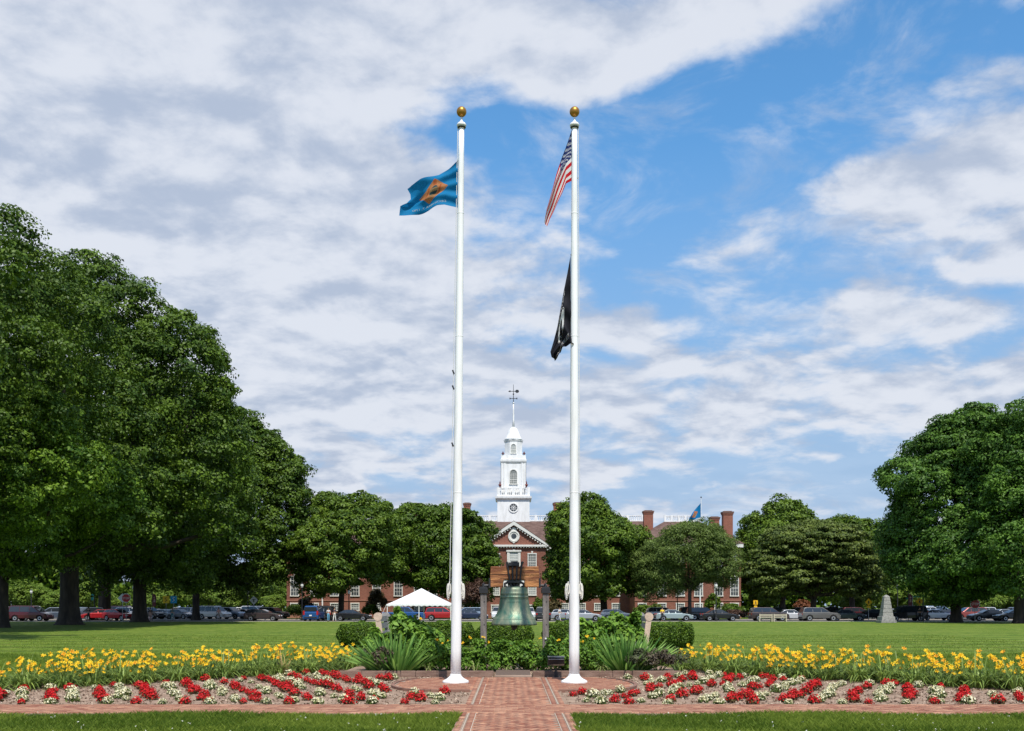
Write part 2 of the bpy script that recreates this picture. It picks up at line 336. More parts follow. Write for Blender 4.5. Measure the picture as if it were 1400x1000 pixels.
def paving():
    rng = random.Random(3); H_ = []; base = []
    tnt = lambda: min(1, max(0, rng.gauss(.5, .26)))
    # herringbone in the walk
    q = math.sqrt(.5); W = .1
    for a in range(-175, 20):
        for b in range(-20, 175):
            t = (a - b) % 4
            if t == 0: cx, cy, ang = (a + 1) * W, (b + .5) * W, 0
            elif t == 2: cx, cy, ang = (a + .5) * W, b * W, math.pi / 2
            else: continue
            x, y = (cx + cy) * q, (cy - cx) * q + 9
            if y > YB - .05 or y < 12.5 or not (-.545 < x < .655): continue
            if in_cross(x, y, -.02): continue
            H_.append((x, y, ang - math.pi / 4, .2, .1, tnt()))
    for xx in (-.64, .755):          # soldier bands beside the herringbone
        y = 12.5
        while y < YB - .1:
            if not in_cross(xx, y, .02): H_.append((xx, y, math.pi / 2, .2, .1, tnt() * .6))
            y += .2
    for xx in (-.79, .90):
        y = 12.5
        while y < YB - .1:
            if not in_cross(xx, y, .02): H_.append((xx, y, math.pi / 2, .2, .1, tnt()))
            y += .2
    # running bond in the cross path
    for j in range(14):
        y = 16.42 + j * .1
        for i in range(-86, 87):
            x = i * .2 + (.1 if j % 2 else 0); H_.append((x, y, 0, .2, .1, tnt()))
    # terrace
    for j in range(40):
        y = YF + .05 + j * .1
        for i in range(-16, 17):
            x = i * .2 + (.1 if j % 2 else 0)
            if in_pad(x - .1, y, -.02) and in_pad(x + .1, y, -.02) and not (-.86 < x < .97): H_.append((x, y, 0, .2, .1, tnt() * .8))
    o = bricks('brick_paving', H_, 5); tag(o, kind='structure')
    # mortar bed + edge course
    ed = MB(); ed.box(-.85, .96, 9, 16.345, 0, PZ - .012); ed.box(-17.2, 17.2, 16.35, 17.80, 0, PZ - .014); ed.box(-.85, .96, 17.805, YF - .02, 0, PZ - .012)
    out = []
    for s in (1, -1):
        for k in range(0, 25):
            a = math.pi / 2 * (k / 12 - 1); r1 = 1.75 + (.35 if a > 0 else 0)
            out.append((.05 + s * (1.75 + .95 * math.cos(a)), 22.6 + r1 * math.sin(a)) if s == 1 else (.05 - (1.75 + .95 * math.cos(-a)), 22.6 - (1.75 + (.35 if -a > 0 else 0)) * math.sin(a)))
    ed.prismz(out, 0, PZ - .013)
    tag(ed.build('paving_bed', M_mortar), kind='structure')
    # dark upright edging bricks round the terrace and thin pale joint strips in the walk
    e2 = MB(); n = len(out)
    for i in range(n):
        a, b = Vector(out[i]), Vector(out[(i + 1) % n]); d = b - a
        if d.length < .02: continue
        k = max(1, int(d.length / .2)); 
        for q2 in range(k):
            p0 = a + d * (q2 / k) + d.normalized() * .004; p1 = a + d * ((q2 + 1) / k) - d.normalized() * .004; nn = Vector((d.y, -d.x)).normalized()
            if in_walk((p0.x + p1.x) / 2, 20) and p0.y < 22: continue
            if p0.y > 24.3: continue
            e2.prismz([p0, p0 + nn * .07, p1 + nn * .07, p1], 0, PZ + .012)
    tag(e2.build('terrace_edging', mat('edging_brick', (.17, .085, .06), .9, c2=(.26, .14, .10), nscale=5)), kind='structure')
    e3 = MB()
    for xx in (-.585, -.705, .70, .82):
        for y0, y1 in ((12, 16.3), (17.82, 22.4)): e3.box(xx - .0045, xx + .0045, y0, y1, PZ - .02, PZ + .004)
    tag(e3.build('pale_joint_strips', mat('pale_stone_strip', (.50, .42, .33), .8)), kind='structure')
paving()

# soil bed: X-dependent front edge of the day lilies
LXS = [0, 3.5, 4.5, 5.7, 7, 8.8, 10.7, 13, 16]; LYS = [28.6, 28.6, 27.9, 26.2, 24.7, 22.9, 21.0, 19.2, 17.6]
def lily_front(x): return float(np.interp(abs(x), LXS, LYS))
def soil():
    xs = np.linspace(-15.5, 15.5, 220); rng = np.random.default_rng(2); V = []; k = 40
    for x in xs:
        y1 = lily_front(x) + 2.4 if abs(x) > 4.2 else 25.3
        for j in range(k): V.append((x, 17.8 + (y1 - 17.8) * j / (k - 1), .006 + rng.random() * .02))
    f = np.array([(i * k + j, (i + 1) * k + j, (i + 1) * k + j + 1, i * k + j + 1) for i in range(len(xs) - 1) for j in range(k - 1)])
    m = mat('bed_soil', (.21, .13, .088), .97, c2=(.39, .28, .20), nscale=3.0, bump=.8, bscale=30, contrast=(.3, .7))
    tag(npmesh('flower_bed_soil', np.array(V), f, m), kind='structure')
    # crumbs and dry bits of mulch
    n = 26000; x = rng.uniform(-14, 14, n); y = rng.uniform(17.85, 28, n); ok = np.array([(yy < lily_front(xx)) and not in_pad(xx, yy, .12) and not in_walk(xx, yy, .05) for xx, yy in zip(x, y)])
    P = np.stack([x, y, np.full(n, .03)], 1)[ok]; Nn = unit(rng.normal(size=P.shape) * .6 + [0, 0, 1]); v, f = leaves(rng, P, Nn, .05, .5, .7)
    tag(npmesh('soil_crumbs', v, f, mat('mulch_bits', (.11, .065, .042), .95, c2=(.46, .36, .27), attr=True), tint=rng.random(len(P))), 'brown crumbs and dry mulch bits on the flower bed', 'mulch', kind='stuff')
    # raised planting bed behind the timber edge
    b = MB(); b.box(-4.35, 4.25, 25.44, 31.5, 0, .13); tag(b.build('raised_bed_soil', m), kind='structure')
soil()

# grass blades: real blades, dense near the camera
def grass(name, regions, label, m):
    rng = np.random.default_rng(11); VV = []; TT = []; FF = []; off = 0
    for (x0, x1, y0, y1, dens, h, w, test) in regions:
        n = int((x1 - x0) * (y1 - y0) * dens); x = rng.uniform(x0, x1, n); y = y0 + (y1 - y0) * rng.random(n) ** (1.0 if dens > 1000 else 1.7)
        if test is not None: ok = test(x, y); x = x[ok]; y = y[ok]; n = len(x)
        a = rng.uniform(0, 2 * math.pi, n); hh = h * rng.uniform(.5, 1.35, n) * (1 + .25 * np.sin(x * 1.3 + 2 * np.sin(y * .9))); lean = rng.normal(size=(n, 2)) * (hh * .45)[:, None]
        dx, dy = np.cos(a) * w / 2, np.sin(a) * w / 2; z = np.zeros(n)
        v = np.stack([np.stack([x - dx, y - dy, z], 1), np.stack([x + dx, y + dy, z], 1), np.stack([x + lean[:, 0] * .4 + dx * .6, y + lean[:, 1] * .4 + dy * .6, hh * .6], 1), np.stack([x + lean[:, 0], y + lean[:, 1], hh], 1)], 1).reshape(-1, 3)
        VV.append(v); FF.append(np.arange(4 * n).reshape(-1, 4) + off); off += 4 * n; TT.append(np.clip(rng.random(n) * .7 + .3 * (np.sin(x * .8) * np.sin(y * 1.1) > 0), 0, 1))
    tag(npmesh(name, np.vstack(VV), np.vstack(FF), m, tint=np.concatenate(TT)), label, 'grass', kind='stuff')
M_grass = leafmat('grass_blade', (.058, .122, .006), (.265, .34, .042), trans=.42, rough=.6)
fr = lambda x, y: ~((x > -.86 - .04 * np.sin(y * 9)) & (x < .98 + .04 * np.sin(y * 7))) & (y < 16.33 + .04 * np.sin(x * 5) + .03 * np.sin(x * 13))
LF = np.vectorize(lily_front)
bk = lambda x, y: (y > LF(x) + np.where(np.abs(x) < 4.4, 3.2, 1.2)) & (np.abs(x) < y * .55)
grass('mown_grass', [(-9.2, 9.4, 12.8, 16.4, 2600, .085, .007, fr)], 'bright green mown grass along the brick path', M_grass)
grass('lawn_grass', [(-20, 20, 20, 38, 420, .060, .013, bk), (-27, 27, 24, 64, 60, .050, .018, bk)], 'sunlit green lawn grass behind the flower bed', M_grass)
# clover heads in the front grass
rng = np.random.default_rng(5); n = 110; P = np.stack([rng.uniform(-9, 9, n), 13.2 + 3 * rng.random(n) ** 1.2, rng.uniform(.07, .11, n)], 1); P = P[fr(P[:, 0], P[:, 1])]; P = np.repeat(P, 5, 0) + rng.normal(size=(len(P) * 5, 3)) * .006
v, f = leaves(rng, P, unit(rng.normal(size=P.shape) + [0, -.4, 1]), .016, .9)
tag(npmesh('clover_flowers', v, f, mat('clover_white', (.6, .6, .5), .8)), 'tiny white clover heads scattered in the front grass', 'clover', kind='stuff')
# ------------------------------------------------------------------ flower bed plants
def strip_leaf(rng, base, az, length, width, rise, arch, seg=5):
    """arching strap leaf"""
    V = []; d = np.array([math.cos(az), math.sin(az), 0]); s = np.array([-math.sin(az), math.cos(az), 0])
    for i in range(seg + 1):
        t = i / seg; out = length * (t * (1 - rise) + arch * t * t * .45); up = length * (rise * 1.25 * t - arch * .95 * t ** 2.4)
        w = width * (1 - t) ** .55 * (.65 + .5 * min(1, t * 4)) / 2 if i < seg else .001
        p = np.array(base) + d * out + np.array([0, 0, max(up, -base[2] + .01)]); V += [p - s * w + [0, 0, w * .5], p + s * w + [0, 0, w * .5]]
    return V, [(2 * i, 2 * i + 1, 2 * i + 3, 2 * i + 2) for i in range(seg)]
def strap_clump(name, m, seed, n, length, width, spread, rise, arch, parent=None, tint=(0, 1)):
    rng = np.random.default_rng(seed); V = []; Fc = []; T = []
    for i in range(n):
        a = rng.uniform(0, 2 * math.pi); r = spread * math.sqrt(rng.random()); b = (r * math.cos(a), r * math.sin(a), 0)
        l = length * rng.uniform(.55, 1.15); v, f = strip_leaf(rng, b, a + rng.normal() * .6, l, width * rng.uniform(.7, 1.2), np.clip(rng.normal(rise, .10), .2, .98), max(0, rng.normal(arch, .22)))
        o = len(V); V += v; Fc += [tuple(q + o for q in g) for g in f]; T += [rng.uniform(*tint)] * len(f)
    return npmesh(name, np.array(V), np.array(Fc), m, tint=np.array(T), parent=parent)
def fan_clump(name, m, seed, n, length, width, spread, parent=None):
    rng = np.random.default_rng(seed); V = []; Fc = []; T = []
    for i in range(n):
        r = spread * math.sqrt(rng.random()); a0 = rng.uniform(0, 2 * math.pi); p = np.array([r * math.cos(a0), r * math.sin(a0) * .7, 0]); tilt = .06 + .80 * (r / spread) ** 1.5 + abs(rng.normal()) * .16; l = length * rng.uniform(.55, 1.08)
        d = np.array([math.cos(a0) * math.sin(tilt), math.sin(a0) * math.sin(tilt), math.cos(tilt)]); s = unit(np.cross(d, rng.normal(size=3))[None])[0]; o = len(V); w = width * rng.uniform(.6, 1.1) / 2
        for t, q in ((0, .8), (.35, 1), (.7, .8), (.92, .4), (1, .03)): c = p + d * l * t - np.array([0, 0, .16 * l * math.sin(tilt) * t * t]); V += [c - s * w * q, c + s * w * q]
        Fc += [(o + 2 * k, o + 2 * k + 1, o + 2 * k + 3, o + 2 * k + 2) for k in range(4)]; T += [rng.random()] * 4
    return npmesh(name, np.array(V), np.array(Fc), m, tint=np.array(T), parent=parent)
M_lily = leafmat('day_lily_leaf', (.020, .066, .007), (.30, .40, .085), trans=.3, rough=.5, spec=.35)
M_lilyf = leafmat('yellow_petal', (.86, .44, .006), (.93, .68, .03), trans=.35, rough=.6)
M_lilyo = leafmat('amber_petal', (.84, .30, .01), (.90, .50, .03), trans=.35, rough=.6)
M_stem = mat('flower_stem', (.10, .16, .04), .7)
def lily_flower(seed, m):
    rng = np.random.default_rng(seed); V = []; Fc = []; T = []
    ax = unit(np.array([[rng.normal() * .6, -rng.uniform(.2, 1.2), rng.uniform(.25, 1.0)]]))[0]; a = unit(np.cross(ax, [[0.2, .3, 1.]]))[0]; b = np.cross(ax, a)
    for k in range(6):
        t = k * math.pi / 3 + rng.normal() * .1; d = a * math.cos(t) + b * math.sin(t); s = -a * math.sin(t) + b * math.cos(t); o = len(V); wd = .034 if k % 2 else .026
        for q, (al, out, w) in enumerate(((0, .006, .006), (.035, .030, wd), (.052, .066, wd * .9), (.040, .088, .004))):
            c = ax * al + d * out; V += [c - s * w / 2 * 1.2, c + s * w / 2 * 1.2]
        Fc += [(o + 2 * q, o + 2 * q + 1, o + 2 * q + 3, o + 2 * q + 2) for q in range(3)]; T += [rng.random()] * 3
    return np.array(V) * .70, np.array(Fc), np.array(T)
lily_protos = []
for k in range(6):
    r0 = thing('day_lily', 'x', 'day lily')
    strap_clump('foliage', M_lily, 50 + k, 125, .78, .030, .24, .78, .80, parent=r0)
    rg = np.random.default_rng(80 + k); st = MB(); nf = (13, 16, 11, 18, 14, 15)[k]
    for j in range(nf):
        a = rg.uniform(0, 6.28); rr = rg.uniform(.02, .12); top = Vector((math.cos(a) * rg.uniform(.05, .42), math.sin(a) * rg.uniform(.05, .34), rg.uniform(.34, .74)))
        st.tube([(math.cos(a) * rr, math.sin(a) * rr, 0), Vector((math.cos(a) * rr, math.sin(a) * rr, 0)).lerp(top, .6) + Vector((0, 0, .05)), top], [.004, .003, .003], 4)
        v, f, t = lily_flower(100 * k + j, None); npmesh('flower', v, f, M_lilyf if (j % 9) else M_lilyo, tint=t, parent=r0, loc=tuple(top))
    st.build('flower_stems', M_stem, r0); lily_protos.append(r0)
bare = thing('day_lily', 'x', 'day lily'); strap_clump('foliage', M_lily, 66, 95, .95, .036, .18, .80, .80, parent=bare, tint=(.4, 1.)); lily_protos.append(bare)
def words_n(i): return ['first', 'second', 'third', 'fourth', 'fifth', 'sixth', 'seventh', 'eighth', 'ninth', 'tenth', 'eleventh', 'twelfth', 'thirteenth', 'fourteenth', 'fifteenth', 'sixteenth', 'seventeenth', 'eighteenth', 'nineteenth', 'twentieth', 'twenty-first', 'twenty-second', 'twenty-third', 'twenty-fourth', 'twenty-fifth', 'twenty-sixth', 'twenty-seventh', 'twenty-eighth', 'twenty-ninth', 'thirtieth'][i]
def line_word(i): return words_n(i) if i < 30 else 'thirty-' + words_n(i - 30)
used_l = set(); rg = random.Random(4)
for s in (-1, 1):
    for row, (off, stp, cols) in enumerate(((.25, .50, 'front'), (.80, .52, 'middle'), (1.35, .50, 'back'))):
        x = 4.55 + .17 * row if s < 0 else 4.75 + .17 * row; i = 0
        while x < 13.6:
            y = lily_front(x) + off + rg.uniform(-.08, .08)
            # pale strap-leaved clumps without flowers seen in front
            px = 700 + s * x * F / y
            nb = row == 0 and any(abs(px - q) < 17 for q in (300, 325, 370, 388, 505, 1205, 1222, 1245, 1330, 1385, 20))
            k = 6 if nb or rg.random() < (.30 if row == 0 else .05) else rg.randrange(6)
            o = lily_protos[k]
            if k in used_l: o = copy_tree(o)
            used_l.add(k)
            o.location = (s * x + rg.uniform(-.08, .08), y, 0.02); o.rotation_euler = (0, 0, rg.uniform(-.9, .9)); q = rg.uniform(.80, 1.05) if row == 0 else rg.uniform(.90, 1.15); o.scale = (q, q, q * (.78 if row == 0 else .95))
            side = 'left' if s < 0 else 'right'
            tag(o, f"{'flowerless' if k == 6 else 'yellow'} day lily, {words_n(i)} from the middle in the {cols} row on the {side} side", 'day lily', 'day lilies behind the flower bed')
            x += stp * rg.uniform(.9, 1.12); i += 1
for k, o in enumerate(lily_protos):
    if k not in used_l: bpy.data.objects.remove(o)
# dried straw-coloured clump
o = thing('dried_day_lily', 'dry straw-coloured strap leaves sticking up among the left day lilies', 'dried plant', (-5.95, 26.0, .02))
strap_clump('dry_leaves', mat('straw_leaf', (.42, .28, .10), .8, c2=(.62, .47, .22), attr=True), 9, 34, .62, .02, .12, .85, .35, parent=o)

# bedding plants in diagonal lines
M_begl = leafmat('bedding_leaf', (.045, .07, .015), (.14, .19, .04))
M_begr = leafmat('bronze_leaf', (.050, .025, .012), (.13, .10, .03))
M_red = leafmat('red_blossom', (.40, .004, .008), (.74, .022, .020), trans=.2)
M_crm = leafmat('cream_blossom', (.66, .60, .30), (.86, .82, .60), trans=.25)
def bedding(kind, seed):
    rng = np.random.default_rng(seed); r0 = thing('bedding_plant', 'x', 'flower')
    def dome(n, r, h, size, z0, inner, up):
        d = unit(rng.normal(size=(n, 3))); d[:, 2] = abs(d[:, 2]); k = rng.uniform(inner, 1, size=(n, 1)); bumps = 1 + .22 * np.sin(5 * np.arctan2(d[:, 1], d[:, 0]) + seed) * (1 - d[:, 2:3][:, 0])
        P = d * k * [r, r, h] * bumps[:, None] + [0, 0, z0]; P[:, 2] = np.maximum(P[:, 2], .015)
        return leaves(rng, P, unit(d * [1, 1, 1.2] + rng.normal(size=(n, 3)) * .5 + [0, 0, up]), size, .75)
    v, f = dome(150, .21, .17, .065, .03, .35, .2); npmesh('foliage', v, f, M_begr if kind == 'red' else M_begl, tint=rng.random(len(f)), parent=r0)
    if kind == 'red': v, f = dome(150, .195, .20, .062, .07, .55, .5)
    else: v, f = dome(95, .195, .165, .055, .07, .70, .5)
    npmesh('blossoms', v, f, M_red if kind == 'red' else M_crm, tint=rng.random(len(f)), parent=r0); return r0
BP = {'red': [bedding('red', 3 + i) for i in range(4)], 'white': [bedding('white', 13 + i) for i in range(4)]}; first = {id(o): True for k in BP for o in BP[k]}
rg = random.Random(12)
for s, sp in ((-1, .50), (1, .55)):
    line = 0
    for i in range(-9, 26):
        x0 = (.98 if s < 0 else 1.12) + i * sp; placed = 0; cnt = 0; a = ('white', 'red') if i % 2 else ('red', 'white')
        y = 18.15
        while y < 28.2:
            x = x0 + .44 * (y - 18.15); lim = lily_front(x) - .34 if x > 4.0 else 24.85
            if y > lim: break
            inb = x > 1.22 and not in_pad(s * x, y, .27) and x < 13.2
            if inb:
                if cnt == 0 and y < 18.5: c = a[0]
                else: c = a[1] if lim - y > .9 or cnt < 3 else a[0]
                if rg.random() > .16:
                    m = BP[c][rg.randrange(4)]
                    if first[id(m)]: first[id(m)] = False; o = m
                    else: o = copy_tree(m)
                    q = rg.uniform(.40, .72); o.scale = (q, q, q * rg.uniform(.95, 1.35)); o.location = (s * x + rg.uniform(-.10, .10), y + rg.uniform(-.09, .09), .01); o.rotation_euler = (0, 0, rg.uniform(0, 6.28)); o.name = ('red' if c == 'red' else 'cream') + '_bedding_plant'
                    tag(o, f"{'red' if c == 'red' else 'cream'} bedding flower, {words_n(placed)} from the path, {line_word(line)} diagonal line out from the walk, {'left' if s < 0 else 'right'} bed", 'flower', ('red' if c == 'red' else 'cream white') + ' bedding flowers set in diagonal lines'); placed += 1
                cnt += 1
            y += .42 * rg.uniform(.93, 1.07) + .012 * (y - 18)
        line += placed > 0
# ------------------------------------------------------------------ middle bed: edging, perennials, irises, broad-leaved shrubs
M_timb = mat('old_timber', (.16, .095, .07), .9, c2=(.26, .17, .13), nscale=3, stretch=(1, 6, 6), bump=.4, bscale=20)
for x0, x1, w in ((-4.4, -2.45, 'farthest left'), (-2.44, -.47, 'behind the left flagpole'), (.53, 2.55, 'behind the right flagpole'), (2.56, 4.3, 'farthest right')):
    o = MB(); o.box(x0, x1, 25.25, 25.43, -.02, .165); o.box(x0 + .01, x1 - .01, 25.30, 25.40, .165, .175); ob = o.build('edging_timber', M_timb, bevel=.008)
    tag(ob, f'weathered brown edging timber of the raised bed, {w}', 'timber', 'edging timbers')
o = thing('stone_plaque', 'flat brown plaque slab lying at the head of the brick walk', 'plaque', (.03, 24.98, 0))
b = MB(); b.box(-.46, .46, -.20, .30, 0, .10); b.build('base_block', mat('plaque_base', (.27, .19, .14), .9, c2=(.35, .26, .2)), o, bevel=.01)
b = MB(); b.add([(-.43, -.17, .105), (.43, -.17, .105), (.43, .27, .20), (-.43, .27, .20), (-.43, -.17, .10), (.43, -.17, .10), (.43, .27, .10), (-.43, .27, .10)], [(0, 1, 2, 3), (4, 5, 1, 0), (5, 6, 2, 1), (6, 7, 3, 2), (7, 4, 0, 3)]); b.build('plate', mat('bronze_plate', (.16, .11, .085), .5, metal=.3), o)
M_phl = leafmat('perennial_leaf', (.030, .095, .008), (.19, .34, .035), rough=.55, spec=.3); M_dk = leafmat('sage_leaf', (.045, .065, .030), (.15, .16, .08)); M_pur = leafmat('purple_leaf', (.045, .035, .024), (.17, .135, .085))
M_brd = leafmat('broad_leaf', (.05, .14, .010), (.23, .38, .045), rough=.55, spec=.3)
def bush(name, label, cat, loc, r, h, n, leaf, m, seed, group=None, wid=.55, low=False):
    rng = np.random.default_rng(seed); o = thing(name, label, cat, loc, 0, group)
    k = 16 + int(r * 20); d = unit(rng.normal(size=(k, 3))); d[:, 2] = abs(d[:, 2]) * .9
    C = d * [r, r, h * .62] * rng.uniform(.55, .95, size=(k, 1)) + [0, 0, h * .42]
    if low: C[:, 2] = rng.uniform(.08, .86, k) * h; C[:, :2] *= 1.1
    ci = rng.integers(0, k, n); ld = unit(rng.normal(size=(n, 3)) + [0, 0, .5]); cr = min(r, h) * .34
    P = C[ci] + ld * rng.uniform(.3, 1, size=(n, 1)) * cr; P[:, 2] = np.clip(P[:, 2], .03, h * 1.04)
    v, f = leaves(rng, P, unit(ld * .7 + unit(P - [0, 0, h * .3]) * .4 + [0, 0, .5] + rng.normal(size=(n, 3)) * .35), leaf, wid, .4, droop=.2)
    npmesh('foliage', v, f, m, tint=np.clip(rng.random(n) * .6 + .4 * rng.random(k)[ci], 0, 1), parent=o)
    b = MB()
    for q in range(min(k, 12)): b.tube([(C[q][0] * .15, C[q][1] * .15, 0), (C[q][0] * .7, C[q][1] * .7, C[q][2] * .6), tuple(C[q])], [.012, .008, .004], 5)
    b.build('stems', M_stem, o); return o
xs = [(-1.9, 'right of the left iris clump'), (-1.25, 'just right of the left flagpole'), (-.62, 'left of the bell centre'), (.0, 'right under the bell'), (.66, 'under the right edge of the bell'), (1.22, 'behind the floodlight'), (1.95, 'right of the right flagpole'), (2.45, 'left of the right iris clump'), (-2.45, 'at the left iris clump')]
for i, (x, w) in enumerate(xs):
    bush('leafy_perennial', f'low green leafy perennial, {w}', 'perennial', (x, 26.1 + .12 * (i % 2) + (.5 if abs(x) > 2.3 else 0), .12), .50, .80 + .05 * ((i * 7) % 3), 2600, .085, M_phl, 40 + i, 'green perennials under the bell', low=True)
for i, (px, Y, h, n) in enumerate(((455, 29.6, .0, 0),)): pass
for i, (px, w) in enumerate(((524, 'left, in front of the left iris clump'), (900, 'right, before the yellow lilies'), (872, 'at the foot of the right iris clump'))):
    bush('purple_sage', f'dusky purple-green sage plant, {w}', 'perennial', (X(px, 25.62), 25.62, .1), .32 if i != 1 else .42, .66, 1500, .07, M_pur if i < 2 else M_dk, 60 + i, 'dusky sage plants')
bush('purple_sage', 'dusky sage plant at the far left edge beside the orange-yellow lilies', 'perennial', (X(505, 26.2), 26.2, .1), .34, .6, 900, .06, M_dk, 64, 'dusky sage plants')
bush('purple_sage', 'grey-green sage plant furthest right in the raised bed', 'perennial', (X(925, 26.3), 26.3, .1), .36, .62, 1000, .06, M_dk, 65, 'dusky sage plants')
M_iris = leafmat('iris_leaf', (.070, .19, .035), (.31, .50, .11), trans=.35, rough=.55, spec=.3)
for i, (px, w) in enumerate(((541, 'left'), (856, 'right'))):
    o = thing('iris_clump', f'tall fan of sword-like iris leaves on the {w} of the raised bed', 'iris', (X(px, 26.1), 26.1, .1), 0, 'iris clumps')
    fan_clump('foliage', M_iris, 70 + i, 400, 1.16, .058, .52, parent=o)
for i, (px, w, nn) in enumerate(((585, 'left of the left flagpole', 22), (693, 'in the middle below the bell', 9), (822, 'between right flagpole and right iris', 26), (650, 'right of the left flagpole', 10))):
    o = thing('strap_leaf_plant', f'pale strap-leaved plant drooping over the timber, {w}', 'perennial', (X(px, 25.62), 25.62, .12), 0, 'small strap-leaved plants')
    strap_clump('foliage', leafmat('pale_strap', (.16, .22, .05), (.42, .46, .18)), 75 + i, nn, .5, .022, .06, .8, .9, parent=o)
# yellow flowers standing behind the perennials
rg = random.Random(31)
for i, (px, py, w) in enumerate(((598, 874, 'left of the left flagpole'), (612, 876, 'touching the left flagpole'), (642, 872, 'right of the left flagpole'), (660, 872, 'at the left bell post'), (716, 877, 'below the right edge of the bell'), (763, 876, 'left of the right flagpole'), (770, 880, 'lower, beside the right flagpole'), (802, 871, 'right of the right flagpole'), (700, 884, 'below the bell clapper'), (575, 846, 'high in the left broad-leaved shrub'), (604, 881, 'low, left of the left flagpole'), (650, 880, 'between left flagpole and left bell post'), (634, 879, 'behind the left flagpole'), (668, 878, 'just inside the left bell post'), (686, 880, 'left of the bell clapper'), (709, 886, 'low under the bell'), (729, 880, 'beside the right bell post'), (738, 873, 'at the right bell post'), (752, 879, 'above the floodlight'), (796, 878, 'low, right of the right flagpole'), (812, 874, 'right of the right flagpole beside the shrub'))):
    Y = 27.1; o = thing('yellow_flower', f'small yellow flower cluster on a tall stem, {w}', 'flower', (X(px, Y), Y, .1), 0, 'yellow flowers above the perennials'); h = (Z(py, Y) - .1) / .62; o.scale = (.62, .62, .62)
    b = MB(); b.tube([(0, 0, 0), (.02, 0, h * .6), (0, 0, h)], .005, 5); b.build('stem', M_stem, o)
    for j in range(3):
        v, f, t = lily_flower(900 + i * 5 + j, None); npmesh('flower', v, f, M_lilyf, tint=t, parent=o, loc=(rg.uniform(-.06, .06), rg.uniform(-.05, .05), h + rg.uniform(-.05, .03)))
# tall broad-leaved shrubs behind the irises
for i, (px, Y, r, h, w) in enumerate(((552, 28.6, .72, 1.42, 'behind the left iris clump'), (588, 28.4, .52, 1.12, 'between left iris and left flagpole'), (515, 28.7, .5, 1.05, 'left end, before the left stone bench'), (548, 29.6, .28, 1.82, 'tallest, poking above the hedge at left'),
                                      (800, 29.0, .62, 1.32, 'right of the right flagpole'), (838, 29.2, .72, 1.50, 'behind the right iris clump'), (866, 29.4, .35, 1.66, 'next to the right stone bench'), (815, 28.2, .5, 1.1, 'low, beside the right flagpole'))):
    bush('broad_leaved_shrub', f'bright green broad-leaved shrub, {w}', 'shrub', (X(px, Y), Y, .1 if Y < 31 else 0), r, h, int(1100 * r * h) + 260, .17, M_brd, 300 + i, 'broad-leaved shrubs behind the irises', wid=.72)
# clipped hedges
M_hedge = leafmat('hedge_leaf', (.018, .055, .003), (.15, .25, .018), trans=.28)
def hedge(label, px0, px1, Y, depth, h, seed, m=M_hedge, name='clipped_hedge', zb=0):
    rng = np.random.default_rng(seed); x0, x1 = X(px0, Y), X(px1, Y); w = x1 - x0; n = int((w * h * 2 + w * depth + 2 * depth * h) * 1500)
    d = unit(rng.normal(size=(n, 3))); q = np.abs(d).max(1, keepdims=True); d = d / q ** .42; d = d / np.abs(d).max(); und = 1 + .07 * np.sin(d[:, 0:1] * w * 2.2 + seed) + .05 * np.sin(d[:, 0:1] * w * 7.3)
    und = np.clip(und, .85, 1.1); P = d * [w / 2, depth / 2, h / 2] * und * rng.uniform(.86, 1.02, size=(n, 1)) + [0, 0, h / 2]; P[:, 2] = np.maximum(P[:, 2], .04)
    o = thing(name, label, 'hedge', ((x0 + x1) / 2, Y + depth / 2, zb), 0, 'clipped hedges round the bell')
    v, f = leaves(rng, P, unit(d + rng.normal(size=(n, 3)) * .55 + [0, 0, .6]), .085, .5, .4); npmesh('foliage', v, f, m, tint=rng.random(n), parent=o)
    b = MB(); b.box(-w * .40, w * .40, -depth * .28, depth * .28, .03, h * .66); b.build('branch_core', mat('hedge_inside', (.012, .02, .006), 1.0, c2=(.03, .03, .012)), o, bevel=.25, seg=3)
hedge('clipped green hedge left of the bell, with its free left end on the lawn', 456, 520, 44, 1.5, 1.12, 1)
hedge('clipped green hedge behind the left broad-leaved shrub and flagpole', 570, 648, 44, 1.4, 1.16, 2)
hedge('dark clipped hedge straight behind the bell', 649, 729, 43, 1.5, 1.13, 3)
hedge('clipped hedge behind the right flagpole', 741, 836, 44, 1.4, 1.16, 4)
hedge('clipped green hedge right of the right stone bench, free right end', 882, 953, 43, 1.7, 1.14, 5)
